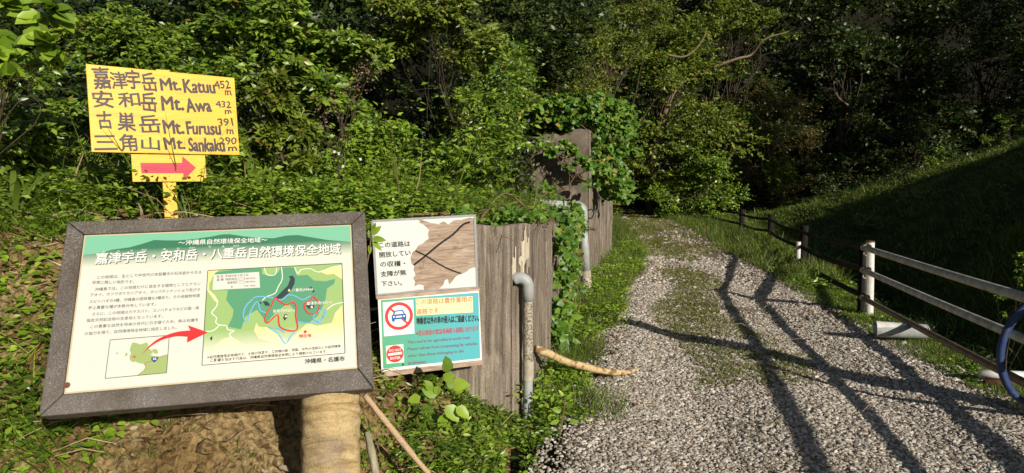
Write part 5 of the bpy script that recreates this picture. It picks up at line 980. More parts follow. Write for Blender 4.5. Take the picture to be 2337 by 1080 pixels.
def plant(name, label, cat, px, py, Y, hw, hh, nb, n, Lf, tm, mat, base=None, trunk=.04, barkm='bark', indiv=0, seed=0, group=None, rs=.36, flat=.62, lit=.5, twigs=True, per=9, extra=None, depth=.8, boughs=None, limbs=None, far='mid', skirt=True):
    bo = crown(px, py, Y, hw, hh, nb, rs, flat, depth, seed) if boughs is None else boughs
    if extra: bo += extra
    cx, cy = np.mean([b[0] for b in bo]), np.mean([b[1] for b in bo])
    if base is None: base = (cx, cy + .1)
    if base[1] > 4.4 and abs(base[0] - float(WX(base[1]))) < 1.2 and base[1] < 20: base = (min(base[0], float(WX(base[1])) - .6), base[1])
    if skirt and boughs is None:
        rs_ = np.random.default_rng(seed + 7); g0 = gz(*base[:2]); zlow = min(b[2] for b in bo); w_ = hw * Y / FPX
        for _ in range(max(3, nb // 2)):
            q = w_ * .30 * rs_.uniform(.7, 1.3); bo.append((cx + rs_.uniform(-.9, .9) * w_, cy + rs_.uniform(-.3, .5) * w_, rs_.uniform(g0 + .1, max(zlow, g0 + .3)), q, q, q * .7))
        n = int(n * 1.5)
    bz = gz(*base[:2]); loc = np.array([base[0], base[1], bz])
    root = thing(name, label, cat, loc, group)
    rng = np.random.default_rng(seed + 100)
    tr, br = limb_mesh(loc, bo, trunk, rng)
    for m_, nm in ((tr, 'trunk' if trunk > .05 else 'stem'), (br, 'branches')):
        if m_ is None: continue
        v = [a - loc for a in m_.v]; m_.v = v; m_.build(nm, M[barkm], root, smooth=True)
    P, D_, N_, L_, (s, e) = bough_leaves(bo, n, Lf, per=per, lit=lit)
    if twigs:
        tv = []; d = unit(e - s); a = unit(np.cross(d, np.array([.3, .2, 1.]))); b2 = np.cross(d, a); n_ = len(s); r_ = Lf * .028
        ring = [a * math.cos(t) + b2 * math.sin(t) for t in (0, 2.1, 4.2)]
        V = np.stack([s + q * r_ for q in ring] + [e + q * r_ * .5 for q in ring], 1).reshape(-1, 3); o_ = (np.arange(n_) * 6)[:, None]
        F = np.concatenate([np.array([[i, (i + 1) % 3, 3 + (i + 1) % 3, 3 + i]]) + o_ for i in range(3)])
        tag(link('twigs', mesh_np('twigs', V - loc, [F], M['twig']), root), kind='stuff')
    if indiv:
        size = L_ / np.linalg.norm(P - CAMP, axis=1) * (1.2 - .5 * RNG.random(len(P))) / (1 + .6 * ((P - loc) @ unit((loc - CAMP) * (1, 1, 0))).clip(0))
        idx = np.argsort(-size); near = idx[:indiv]; rest = idx[indiv:]
        leaf_objects(root, loc, tm, mat, P[near], D_[near], N_[near], L_[near])
    else: rest = np.arange(len(P))
    if len(rest):
        o = foliage_object('leaves', [batch(far or tm, P[rest], D_[rest], N_[rest], L_[rest])], mat, root, loc)
        o.location = (0, 0, 0); tag(o, kind='stuff')
    return root

# ------------------------------------------------------------------ left: shrubs on the bank, nearest first
K = [
 # name, label, cat, px, py, Y, hw, hh, nb, n, leaf, template, material, trunk, indiv
 ('broad_leaf_shrub', 'shrub with very large light green leaves in the top left corner', 'shrub', 25, 105, 3.7, 160, 130, 12, 170, .125, 'broad', 'leaf_bright', .012, 300),
 ('shrub', 'shaded shrub of small leaves left of the yellow signpost', 'shrub', 60, 330, 4.9, 150, 130, 12, 2200, .062, 'oval', 'leaf_mid', .02, 160),
 ('shrub', 'leafy bush directly above the yellow signboard', 'shrub', 330, 70, 6.2, 190, 110, 15, 3400, .058, 'oval', 'leaf_mid', .03, 220),
 ('shrub', 'arching tree bough with glossy oval leaves right of the yellow signboard', 'tree', 600, 80, 6.4, 170, 100, 13, 2600, .088, 'oval', 'leaf_mid', .04, 250),
 ('shrub', 'glossy leafed tree boughs reaching over the dark hollow at top centre', 'tree', 800, 110, 7.0, 190, 90, 14, 3400, .078, 'oval', 'leaf_mid', .045, 220),
 ('shrub', 'tall bush at the top edge right of the dark hollow', 'tree', 1000, 50, 8.2, 160, 90, 12, 3200, .080, 'lance', 'leaf_yellow', .05, 120),
 ('shrub', 'narrow leafed bush beside the right edge of the yellow signboard', 'shrub', 640, 270, 5.6, 110, 110, 10, 1700, .085, 'lance', 'leaf_yellow', .02, 160),
 ('shrub', 'bright green bush in the sun above the centre of the weeds', 'shrub', 870, 310, 6.3, 110, 70, 9, 1600, .066, 'oval', 'leaf_bright', .02, 180),
 ('shrub', 'glossy bush behind the top of the torn notice', 'shrub', 985, 390, 6.6, 130, 90, 11, 1900, .088, 'oval', 'leaf_mid', .02, 150),
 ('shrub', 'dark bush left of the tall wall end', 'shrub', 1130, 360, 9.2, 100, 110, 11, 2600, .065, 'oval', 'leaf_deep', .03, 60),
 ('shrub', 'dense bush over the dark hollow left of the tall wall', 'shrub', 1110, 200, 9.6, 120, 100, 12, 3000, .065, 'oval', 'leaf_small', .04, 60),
 ('tree', 'small leafed tree rising behind the tall wall end', 'tree', 1270, 150, 13.0, 150, 120, 16, 5200, .070, 'mid', 'leaf_small', .07, 0),
 ('tree', 'small leafed tree at the top edge above the tall wall', 'tree', 1390, 40, 16.0, 150, 110, 14, 5200, .075, 'mid', 'leaf_small', .08, 0),
 ('shrub', 'small leafed bush drooping onto the tall wall top', 'shrub', 1240, 270, 11.6, 110, 55, 10, 2800, .060, 'mid', 'leaf_small', .03, 0),
 ('shrub', 'dark green bush half hidden behind the yellow signboard', 'shrub', 250, 270, 5.9, 190, 130, 12, 2400, .066, 'oval', 'leaf_deep', .03, 60),
 ('shrub', 'low bush in shade under the arrow board', 'shrub', 300, 430, 5.2, 140, 60, 9, 1500, .050, 'lance', 'leaf_mid', .015, 80),
]
for k, a in enumerate(K):
    kw = dict(base=(-3.15, 3.9), skirt=False) if k == 0 else {}
    plant(a[0], a[1], a[2], a[3], a[4], a[5], a[6], a[7], a[8], int(a[9] * (1.0 if k == 0 else 1.8)), a[10], a[11], M[a[12]], trunk=min(a[13], .02) if a[0] == 'shrub' else a[13], indiv=a[14], seed=k + 3, lit=.45, **kw)

# thicket behind them (nobody could count it)
def thicket(name, label, n, Lf, mat, sampler, tm='mid', lit=.4, per=9, nb=60):
    bo = [sampler() for _ in range(nb)]
    P, D_, N_, L_, _ = bough_leaves(bo, n, Lf, per=per, lit=lit)
    foliage_object(name, [batch(tm, P, D_, N_, L_)], mat, label=label, kind='stuff')
def dark_hollow(px, py): return 590 < px < 1090 and 140 < py < 345
def s_left():
    while True:
        px = RNG.uniform(-150, 1380); py = RNG.uniform(-60, 400)
        if not dark_hollow(px, py) or RNG.random() < .7: break
    Y = (RNG.uniform(8.4, 11.5) if not dark_hollow(px, py) else RNG.uniform(10.0, 11.4)) + max(0, px - 900) * .008
    c = at(px, py, Y); r = RNG.uniform(.35, .7); return (c[0], c[1], max(c[2], gz(c[0], c[1]) + .2), r, r, r * .6)
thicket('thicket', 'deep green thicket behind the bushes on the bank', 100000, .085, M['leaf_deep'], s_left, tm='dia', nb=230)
def s_mid():
    while True:
        px = RNG.uniform(-120, 1200); py = RNG.uniform(130, 440)
        if not (560 < px < 1080 and py < 350): break
    Y = RNG.uniform(5.8, 8.0); c = at(px, py, Y); r = RNG.uniform(.18, .36); return (c[0], c[1], max(c[2], gz(c[0], c[1]) + .1), r, r, r * .7)
thicket('understorey', 'tangled leafy understorey between the bushes on the bank', 34000, .062, M['leaf_mid'], s_mid, nb=150)

# ------------------------------------------------------------------ vines on the walls
def vine(name, label, boughs, n, Lf, mat, indiv, seed, droop=.5, stems=()):
    loc = np.array([boughs[0][0], boughs[0][1], gz(boughs[0][0] + .2, boughs[0][1])])
    root = thing(name, label, 'vine', loc)
    P, D_, N_, L_, _ = bough_leaves(boughs, n, Lf, per=6, lit=.9, droop=droop)
    N_ = unit(N_ + unit(CAMP - P) * .5)
    idx = np.argsort(np.linalg.norm(P - CAMP, axis=1) + RNG.normal(size=len(P)) * .3)
    leaf_objects(root, loc, 'heart', mat, P[idx[:indiv]], D_[idx[:indiv]], N_[idx[:indiv]], L_[idx[:indiv]])
    if len(idx) > indiv:
        o = foliage_object('leaves', [batch('heart', P[idx[indiv:]], D_[idx[indiv:]], N_[idx[indiv:]], L_[idx[indiv:]])], mat, root, loc); tag(o, kind='stuff')
    mb = MB(); rng = np.random.default_rng(seed)
    for k in range(14):
        b = boughs[int(rng.integers(len(boughs)))]; c = boughs[int(rng.integers(len(boughs)))]
        if abs(b[1] - c[1]) > 1.5: continue
        a_, c_ = np.array(b[:3]), np.array(c[:3]); q = smooth_line([a_, (a_ + c_) / 2 + rng.normal(size=3) * .12, c_], 4)
        mb.tube(q - loc, .005 + .003 * rng.random(), 5)
    if mb.n: mb.build('stems', M['twig'], root)
bo = []
rg_ = np.random.default_rng(12)
for k in range(42):
    px, py = rg_.normal(1398, 34), rg_.uniform(235, 450); 
    if py > 380: px = rg_.normal(1400, 16)
    c = at(px, py, 11.6 + rg_.uniform(-.5, .5)); bo.append((c[0], c[1], c[2], .22, .22, .20))
for k in range(12):
    c = at(rg_.uniform(1215, 1380), rg_.uniform(225, 300), 11.0 + rg_.uniform(-.2, .4)); bo.append((c[0], c[1], c[2], .26, .2, .15))
vine('wall_vine', 'bright vine spilling over the corner of the tall wall', bo, 4200, .085, M['leaf_vine'], 280, 5)
bo = []
for k in range(34):
    Y = rg_.uniform(5.9, 9.6); z = rg_.uniform(.05, 1.3); x = float(WX(Y)) + .06; bo.append((x, Y, z, .10, .22, .16))
vine('wall_vine', 'light green vine covering the low wall between the two upright pipes', bo, 2100, .070, M['leaf_vine'], 280, 6)
bo = []
for k in range(30):
    t_ = rg_.uniform(0, 1); x, Y = (-.42 + t_ * .75, 4.42 + .1 * t_ + max(0, t_ - .55) * 2.2); bo.append((x, Y, 1.40 + rg_.uniform(-.03, .05), .10, .09, .05))
vine('wall_vine', 'creeping vine along the top of the low wall right of the torn notice', bo, 420, .045, M['leaf_vine'], 260, 7, droop=.3)
bo = [(c[0], c[1], c[2], .14, .14, .10) for c in (at(px, py, 10.6) for px, py in ((1260, 345), (1290, 330), (1330, 360), (1300, 385), (1265, 440), (1240, 430), (1345, 420), (1350, 380), (1310, 345)))]
vine('wall_vine', 'sparse vine sprigs hanging on the shaded brown face of the tall wall', bo, 480, .085, M['leaf_vine'], 200, 8)

# ------------------------------------------------------------------ trees beyond the road and on the right
T = [
 # name, label, px, py, Y, hw, hh, nb, n, leaf, mat, trunk, base px, base Y
 ('tree', 'large tree with pale curving limbs above the far end of the road', 1520, 140, 27, 210, 150, 26, 9500, .15, 'leaf_small', .17, 1482, 29, 'bark'),
 ('tree', 'leafy tree at the top edge above the bend of the road', 1700, 40, 30, 150, 90, 16, 5200, .15, 'leaf_small', .14, 1650, 32, 'bark'),
 ('tree', 'bushy tree closing the end of the road', 1440, 330, 31, 70, 110, 10, 2400, .13, 'leaf_mid', .10, 1400, 33, 'bark'),
 ('shrub', 'sunlit bush beside the far end of the wooden fence', 1590, 400, 26.5, 125, 80, 16, 5200, .12, 'leaf_mid', .06, 1590, 27, 'bark'),
 ('shrub', 'low bright bush at the road bend in front of the wooden fence', 1500, 440, 29, 70, 40, 8, 1800, .11, 'leaf_mid', .05, 1500, 29, 'bark'),
 ('tree', 'brownish olive tree with fine drooping foliage', 1745, 255, 32, 130, 90, 18, 7800, .10, 'leaf_olive', .13, 1720, 33, 'bark'),
 ('tree', 'olive green tree left of the brownish one', 1630, 290, 31, 95, 85, 12, 4200, .11, 'leaf_olive', .12, 1640, 32, 'bark'),
 ('shrub', 'olive bush hanging low over the dark hollow beyond the fence', 1840, 310, 34, 70, 70, 10, 3200, .11, 'leaf_olive', .08, 1850, 35, 'bark'),
 ('tree', 'thin crowned tree with a sunlit forked trunk', 2060, 130, 38, 150, 70, 16, 3600, .15, 'leaf_deep', .15, 2085, 38.5, 'bark_pale'),
 ('tree', 'tree with long bare limbs at top right of centre', 1890, 90, 37, 130, 70, 13, 3200, .15, 'leaf_deep', .14, 1930, 38, 'bark'),
 ('tree', 'dark tree at the top right corner with a few lit leaves', 2240, 80, 40, 140, 80, 12, 1600, .16, 'leaf_deep', .16, 2250, 41, 'bark'),
 ('shrub', 'dark leafy bush along the top of the grassy slope', 1960, 380, 34, 130, 50, 12, 3800, .12, 'leaf_deep', .05, 1960, 34.5, 'bark'),
 ('shrub', 'rounded bush at the upper end of the grassy slope', 2080, 300, 34, 120, 60, 12, 3400, .13, 'leaf_deep', .06, 2080, 35, 'bark'),
 ('shrub', 'spreading bush half way up the dark wooded hill', 2130, 210, 37, 120, 55, 11, 2600, .14, 'leaf_deep', .08, 2130, 38, 'bark'),
 ('shrub', 'feathery bush standing on the sunlit crest at the right edge', 2310, 265, 22, 50, 35, 6, 900, .075, 'leaf_mid', .02, 2310, 22, 'bark'),
 ('shrub', 'small bush on the crest left of the feathery one', 2175, 335, 23, 50, 28, 6, 700, .075, 'leaf_mid', .02, 2175, 23, 'bark'),
 ('shrub', 'small shaded bush half way down the dark grassy slope', 2120, 455, 17, 55, 45, 6, 600, .07, 'leaf_mid', .015, 2120, 17, 'bark'),
 ('shrub', 'low shaded bush low on the slope behind the wooden fence', 1975, 495, 18, 45, 25, 5, 420, .07, 'leaf_mid', .012, 1975, 18, 'bark'),
 ('shrub', 'small bush in the ditch at the right edge behind the pipe fence', 2330, 600, 7.6, 50, 50, 5, 260, .045, 'leaf_mid', .01, 2330, 7.6, 'bark'),
]
for k, a in enumerate(T):
    b_ = at(a[12], 400, a[13])
    plant(a[0], a[1], 'tree' if a[0] == 'tree' else 'shrub', a[2], a[3], a[4], a[5], a[6], int(a[7] * 1.4), int(a[8] * 1.3), a[9], 'mid' if a[4] < 24 else 'dia', M[a[10]], base=(b_[0], b_[1]), trunk=a[11], barkm=a[14], seed=k + 50, rs=.30, lit=.35, twigs=a[4] < 25, far='mid' if a[4] < 24 else 'dia')
def s_far():
    px = RNG.uniform(1330, 2550); py = RNG.uniform(-190, 430); Y = RNG.uniform(36, 46); c = at(px, py, Y)
    r = RNG.uniform(.9, 2.1); return (c[0], Y, max(c[2], gz(c[0], Y) + 1.0), r, r, r * .8)
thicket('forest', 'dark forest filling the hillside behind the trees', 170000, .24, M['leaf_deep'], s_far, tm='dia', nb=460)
def s_far2():
    Y = RNG.uniform(17, 36); px = RNG.uniform(1050, 1420); x = (px - 1168.5) / FPX * Y; x = min(x, float(WX(Y)) - .6)
    z0 = gz(x, Y); r = RNG.uniform(.7, 1.4); return (x, Y, z0 + RNG.uniform(.3, 7), r, r, r * .7)
thicket('forest', 'forest on the hill behind the tall wall', 45000, .13, M['leaf_small'], s_far2, tm='dia', nb=110)

# unseen trees added on the right hill to shade the slope and the wood
for k, (x, Y, h, r) in enumerate(((23.5, 14.5, 8, 3.2), (20.5, 19.5, 5.5, 2.4), (31, 16, 9, 4), (36, 22, 12, 5), (42, 14, 14, 5), (40, 30, 14, 5), (48, 24, 16, 6))):
    bz = gz(x, Y); rg2 = np.random.default_rng(k + 900)
    bo = [(x + rg2.normal() * r * .55, Y + rg2.normal() * r * .55, bz + h * rg2.uniform(.35, .95), r * .55, r * .55, r * .42) for _ in range(12)]
    plant('tree', ('unseen round crowned tree added on the hill for shade', )[0] if 0 else ('unseen round tree added on the crest outside the right edge for shade', 'unseen short tree added on the slope outside the right edge for shade', 'unseen slim tree added on the right hill for shade', 'unseen tall tree added further up the right hill for shade', 'unseen wide tree added at the near end of the right hill for shade', 'unseen wide tree added at the far end of the right hill for shade', 'unseen tallest and widest tree added at the top of the right hill for shade')[k], 'tree', 0, 0, 1, 1, 1, 1, 1500, .5, 'dia', M['leaf_deep'], base=(x, Y), trunk=.2, seed=k + 300, boughs=bo, twigs=False, group='unseen shade trees added on the right hill', per=8)

# ------------------------------------------------------------------ grass, weeds, litter
def blades(P, h, w, lean=.45, n_per=9, rad=.03, mat='grass', windlean=0):
    n = len(P) * n_per; base = np.repeat(P, n_per, 0); hh = np.repeat(np.broadcast_to(h, (len(P),)), n_per) * RNG.uniform(.45, 1.15, n)
    a = RNG.uniform(0, 2 * np.pi, n); rr_ = RNG.random(n) * rad; base = base + np.stack([np.cos(a) * rr_, np.sin(a) * rr_, np.full(n, -.005)], 1)
    D_ = unit(np.stack([np.cos(a) * lean, np.sin(a) * lean, np.ones(n)], 1) + RNG.normal(size=(n, 3)) * .18)
    N_ = unit(np.stack([np.cos(a), np.sin(a), np.full(n, .3)], 1) + RNG.normal(size=(n, 3)) * .3)
    return batch('blade', base, D_, -N_, hh, W=w * RNG.uniform(.7, 1.2, n))
def weeds(P, h, Lf, k=7, tm='oval', lit=.5):
    n = len(P) * k; base = np.repeat(P, k, 0); a = RNG.uniform(0, 2 * np.pi, n); f = RNG.random(n); H = np.repeat(np.broadcast_to(h, (len(P),)), k)
    pos = base + np.stack([np.cos(a) * .25 * H, np.sin(a) * .25 * H, H * (.15 + .85 * f)], 1) * np.array([1, 1, 1])
    D_ = unit(np.stack([np.cos(a), np.sin(a), np.full(n, .15)], 1) + RNG.normal(size=(n, 3)) * .3)
    N_ = unit(np.array([0, 0, .8]) + SUNV * lit + RNG.normal(size=(n, 3)) * .35)
    return batch(tm, pos, D_, N_, Lf * RNG.uniform(.55, 1.2, n))
def pts(n, fx, ymin, ymax, cl=None, thr=0, sc=1.0, seed=0, zf=ground_z):
    Y = RNG.uniform(ymin, ymax, n); x = fx(Y, RNG.random(n)); 
    if cl: k = fbm(x * sc, Y * sc, seed, 3) > thr; x, Y = x[k], Y[k]
    return np.stack([x, Y, zf(x, Y)], 1)
vis = lambda P: P[(np.abs(P[:, 0]) < P[:, 1] * .80 + .3)]
# verge on the right of the road
fR = lambda Y, t: (RR(Y) - .10) + (FX(Y) + .35 - RR(Y) + .10) * t
A1 = vis(pts(4800, fR, 4.8, 12, 1, -.14, 1.6, 61)); A2 = vis(pts(3600, fR, 11, 31, 1, -.16, .8, 62))
foliage_object('grass_verge', [blades(A1, .13, .007, n_per=10, rad=.04), blades(A2, .20, .012, n_per=8, rad=.07), blades(A2[::2], .42, .012, n_per=5, rad=.10)], M['grass'], label='rough grass verge between gravel and fences', kind='stuff')
W1 = vis(pts(2800, fR, 5, 12, 1, -.06, 2.0, 63)); W2 = vis(pts(1600, fR, 10, 28, 1, .0, 1.0, 64))
foliage_object('verge_weeds', [weeds(W1, .09, .035), weeds(W2, .18, .07, tm='mid')], M['leaf_mid'], label='leafy weeds on the verge beneath the fences', kind='stuff')
# left side of the road
fL = lambda Y, t: np.maximum(WX(Y) + .03, RL(Y) - 1.3) + (RL(Y) + .14 + .55 * fbm(Y * 1.5, Y * 0 + 2, 5, 3) - np.maximum(WX(Y) + .03, RL(Y) - 1.3)) * t
B1 = vis(pts(2200, fL, 4.4, 9, 1, -.12, 1.8, 71)); B2 = vis(pts(2600, fL, 8, 26, 1, -.25, .9, 72))
foliage_object('left_verge_grass', [blades(B1, .13, .006, n_per=8, rad=.04), blades(B1[::5], .30, .007, n_per=7, rad=.05), blades(B2, .24, .011, n_per=10, rad=.06), blades(B2[::4], .42, .012, n_per=6, rad=.06)], M['grass'], label='grass strip along the foot of the walls', kind='stuff')
C1 = vis(pts(1500, fL, 4.3, 9.5, 1, -.12, 1.9, 73)); C2 = vis(pts(1500, fL, 8.5, 17, 1, -.2, 1.1, 74))
foliage_object('left_verge_weeds', [weeds(C1, np.clip(.15 + .55 * fbm(C1[:, 0] * 2.5, C1[:, 1] * 2.5, 19, 3), .04, .4), .045, k=8), weeds(C2, np.clip(.18 + .8 * fbm(C2[:, 0] * 1.6, C2[:, 1] * 1.6, 23, 3), .04, .5), .06, tm='mid', k=8)], M['leaf_bright'], label='bright leafy weeds along the foot of the walls', kind='stuff')
fl2 = lambda Y, t: (-.15 - .2 * (Y < 4.3)) + (RL(Y) + .12 - (-.15)) * t
C3 = vis(pts(900, fl2, 3.3, 4.6, 1, -.05, 2.6, 75))
foliage_object('corner_weeds', [weeds(C3, .10, .032, k=8), blades(C3[::3], .12, .005, n_per=6)], M['leaf_mid'], label='weeds in front of the wall at the gravel edge', kind='stuff')
# grass between the wheel tracks
fM = lambda Y, t: RL(Y) + (RR(Y) - RL(Y)) * (.50 + .22 * (t - .5) + .12 * np.sin(Y * 1.3))
G1 = pts(800, fM, 3.6, 8, 1, .06, 1.5, 81, road_h); fM = lambda Y, t: RL(Y) + (RR(Y) - RL(Y)) * (.40 + .30 * (t - .5) + .06 * np.sin(Y * 1.3))
G2 = pts(6500, fM, 5.2, 30, 1, -.10, .9, 82, road_h)
fE = lambda Y, t: RL(Y) + (RR(Y) - RL(Y)) * t
G3 = pts(2600, fE, 14, 33, 1, .0, .8, 83, road_h); G4 = pts(160, fE, 3.6, 9, 1, .12, 2.0, 84, road_h)
foliage_object('track_grass', [blades(G1, .035, .004, lean=1.1, n_per=14, rad=.05), blades(G2, .05, .008, lean=.9, n_per=12, rad=.08), blades(G3, .10, .014, lean=.6, n_per=8, rad=.12), blades(G4, .04, .004, lean=1.0, n_per=14, rad=.05)], M['track_grass'], label='thin grass growing between the wheel tracks', kind='stuff')
# bank in the foreground
fB = lambda Y, t: -3.6 + 3.55 * t
def bank_pts(n, y0, y1, thr, sc, seed, pxlo=-50, pxhi=2400):
    P = pts(n, fB, y0, y1, 1, thr, sc, seed); px = 1168.5 + FPX * P[:, 0] / P[:, 1]; return P[(px > pxlo) & (px < pxhi)]
D1 = np.concatenate([bank_pts(1300, 2.55, 3.4, .01, 2.5, 92, 380, 700), bank_pts(3500, 3.0, 4.3, -.12, 2.5, 93, 810, 1180), bank_pts(1400, 3.2, 4.4, .0, 2.2, 94, -60, 130)])
D0 = bank_pts(2000, 2.5, 3.5, -.02, 2.2, 91, -60, 430)
foliage_object('bank_ground_cover', [weeds(D0, .07, .042, k=6, tm='broad'), weeds(D1, .05, .028, k=5, tm='broad')], M['leaf_bright'], label='small round leaved ground cover on the soil bank below the board', kind='stuff')
D2 = np.concatenate([bank_pts(1600, 2.5, 3.8, .0, 3, 95, -60, 600), bank_pts(2200, 3.0, 4.3, -.08, 3, 96, 810, 1190)])
foliage_object('bank_grass', [blades(D2, .10, .0035, n_per=7, rad=.03, lean=.8)], M['grass'], label='fine grass on the soil bank beside the stick', kind='stuff')
D3 = bank_pts(900, 3.2, 4.3, -.1, 2.2, 97, 900, 1150)
foliage_object('bank_weeds', [weeds(D3, .16, .055, k=6, tm='lance')], M['leaf_mid'], label='taller weeds below the two small signs', kind='stuff')
D4 = np.concatenate([bank_pts(3200, 2.7, 4.6, -.2, 1.6, 151, -120, 165), bank_pts(300, 3.4, 4.4, -.1, 1.6, 152, 100, 300)])
foliage_object('left_bank_weeds', [weeds(D4, RNG.uniform(.08, .30, len(D4)), .05, k=7, tm='mid'), blades(D4[::2], .34, .007, n_per=6, rad=.05, lean=.9)], M['leaf_mid'], label='weeds and trailing stems on the bank at the left edge', kind='stuff')
# bank top behind the board and signs
fT = lambda Y, t: -4.2 + (WX(Y) - .05 + 4.2) * t
E1 = pts(4200, fT, 4.4, 6.6, 1, -.25, 1.3, 98); E1 = E1[~((np.abs(E1[:, 0] + 2.28) < .32) & (E1[:, 1] < 4.62)) & ~((E1[:, 0] > -2.5) & (E1[:, 0] < -1.7) & (E1[:, 1] < 4.6))]; E2 = pts(2600, fT, 4.4, 7.5, 1, -.1, 1.5, 99); E3 = pts(1500, fT, 4.6, 7.5, 1, -.2, 1.0, 100)
q_ = E1[(E1[:, 0] > -2.0)]; hv = np.clip(.75 + 2.6 * fbm(q_[:, 0] * 1.9, q_[:, 1] * 1.9, 7, 3), .12, 1.5) * np.clip((-.25 - q_[:, 0]) / .8, .12, 1)
foliage_object('bank_top_weeds', [weeds(q_, RNG.uniform(.16, .34, len(q_)) * np.clip((.1 - q_[:, 0]) / .8, .3, 1), .058, k=8, tm='mid', lit=1.0), weeds(q_[::2], hv[::2] * RNG.uniform(.35, 1.15, len(q_[::2])) * np.clip((q_[::2, 1] - 4.2) / 1.1, .2, 1), .066, k=13, tm='mid', lit=1.0)], M['leaf_bright'], label='sunlit nettle like weeds on top of the bank behind the signs', kind='stuff')
foliage_object('bank_top_undergrowth', [weeds(E1[E1[:, 0] <= -1.5], .24, .050, k=8, tm='mid'), weeds(E2, .34, .06, k=7, tm='mid')], M['leaf_mid'], label='mixed undergrowth on top of the bank', kind='stuff')
foliage_object('bank_top_grass', [blades(E3, .42, .008, n_per=6, rad=.08, lean=.5), blades(E3[E3[:, 0] < -.5][::4], .85, .013, n_per=5, rad=.10, lean=.45)], M['grass'], label='long thin grass on top of the bank', kind='stuff')
# long arching cane leaves by the signpost
def cane(label, px, py, Y, n, L_, seed):
    b = at(px, py, Y); loc = np.array([b[0], b[1], gz(b[0], b[1])]); root = thing('cane_grass', label, 'grass', loc); rng = np.random.default_rng(seed)
    for k in range(n):
        a = rng.uniform(0, 6.28); l = L_ * rng.uniform(.6, 1.1); e = np.array([math.cos(a) * l * .6, math.sin(a) * l * .4, l * .75])
        p = smooth_line([(0, 0, 0), e * (.35, .35, .62), e, e * (1.35, 1.35, .88)], 4); t_ = np.linspace(0, 1, len(p)); w_ = .017 * np.sin(np.pi * (.12 + .88 * t_)) + .001
        d = np.array([-math.sin(a), math.cos(a), 0]); V = np.empty((len(p) * 2, 3)); V[0::2] = p + d * w_[:, None]; V[1::2] = p - d * w_[:, None]
        F = np.array([(2 * i, 2 * i + 1, 2 * i + 3, 2 * i + 2) for i in range(len(p) - 1)])
        link('blade', mesh_np('blade', V, [F], M['grass'], True, rnd=np.full(len(V), rng.uniform(.2, .9))), root)
cane('arching cane grass with long blades right of the signpost', 590, 470, 4.9, 14, .62, 1)
cane('cane grass behind the board at the left edge', 30, 470, 4.1, 12, .50, 2)
cane('tuft of long blades behind the middle of the board', 720, 480, 5.1, 10, .5, 3)
# dry leaves and twigs
dl_ = []
for P_, s_ in ((bank_pts(1500, 2.4, 4.3, -.2, 2, 111), .05), (pts(500, lambda Y, t: RL(Y) + .25 * t, 4.2, 12, 1, -.1, 1.2, 115, road_h), .05), (pts(420, fT, 4.4, 6, 1, -.1, 1.2, 112), .09), (pts(380, fE, 4, 9, 1, .0, 1.2, 113, road_h), .035), (pts(500, fR, 5, 12, 1, -.1, 1.4, 114), .045)):
    P_ = P_ + (0, 0, .02); n = len(P_); dl_.append(batch('oval', P_, unit(RNG.normal(size=(n, 3)) * (1, 1, .25)), unit(RNG.normal(size=(n, 3)) * .5 + (0, 0, 1)), s_ * RNG.uniform(.5, 1.3, n)))
foliage_object('leaf_litter', dl_, M['dry_leaf'], label='dry brown fallen leaves scattered on soil and gravel', kind='stuff')
mb = MB(); rt = np.random.default_rng(17)
def twigs_on(P, l0, l1, r):
    for p in P:
        a = rt.uniform(0, 6.28); l = rt.uniform(l0, l1); d = np.array([math.cos(a), math.sin(a), rt.uniform(-.1, .4)]); q = [p + (0, 0, .01), p + d * l * .5 + rt.normal(size=3) * l * .06 + (0, 0, .02), p + d * l + (0, 0, .0)]
        mb.tube(q, [r, r * .8, r * .4], 4, caps=False)
twigs_on(bank_pts(420, 2.4, 4.3, -.3, 2, 121), .08, .35, .003); twigs_on(pts(120, fT, 4.4, 5.8, 1, -.2, 1, 122), .2, .7, .004); twigs_on(pts(70, fE, 4, 12, 1, -.1, 1, 123, road_h), .08, .3, .003)
tag(mb.build('fallen_twigs', M['stick']), 'thin dry twigs scattered on the bank and gravel', None, kind='stuff')
# crumbled clods of earth on the bank
iv_, jf_ = icos(); CP = bank_pts(8000, 2.4, 4.2, -.4, 2, 141); n_ = len(CP)
CP = CP[ground_z(CP[:, 0], CP[:, 1]) > .06]; n_ = len(CP); cs = .009 * RNG.lognormal(0, .7, n_)
CV = (iv_[None] * RNG.uniform(.6, 1.2, (n_, 12, 1)) * cs[:, None, None] + CP[:, None]).reshape(-1, 3)
CF = (np.array(jf_)[None] + (np.arange(n_) * 12)[:, None, None]).reshape(-1, 3)
tag(link('soil_clods', mesh_np('soil_clods', CV, [CF], M['soil'])), 'crumbled clods of yellow earth on the bank', kind='stuff')
# hillside grass
fH = lambda Y, t: FX(Y) + .4 + t * (Y * .8 - FX(Y) + 1.2)
H1 = pts(9000, fH, 7, 34, 1, -.3, .5, 131); H3 = pts(1500, fH, 7, 32, 1, .03, .9, 133); H4 = pts(900, fH, 8, 32, 1, .06, .8, 134)
foliage_object('hill_weeds', [weeds(H4, RNG.uniform(.1, .45, len(H4)), .08, k=9, tm='dia'), blades(H3, .34, .018, n_per=7, rad=.12)], M['grass'], label='rough weeds and tussocks on the slope beyond the fences', kind='stuff')
foliage_object('hill_grass', [blades(H1, .15, .014, n_per=9, rad=.14, lean=.7)], M['grass'], label='short grass on the slope beyond the fences', kind='stuff')
fD = lambda Y, t: FX(Y) + .25 + t * 1.6
H2 = pts(1300, fD, 4.5, 16, 1, -.1, 1.2, 132)
foliage_object('ditch_weeds', [weeds(H2, .22, .06, k=7, tm='mid'), blades(H2[::2], .3, .008, n_per=6, rad=.06)], M['leaf_deep'], label='weeds growing in the shaded ditch behind the fences', kind='stuff')

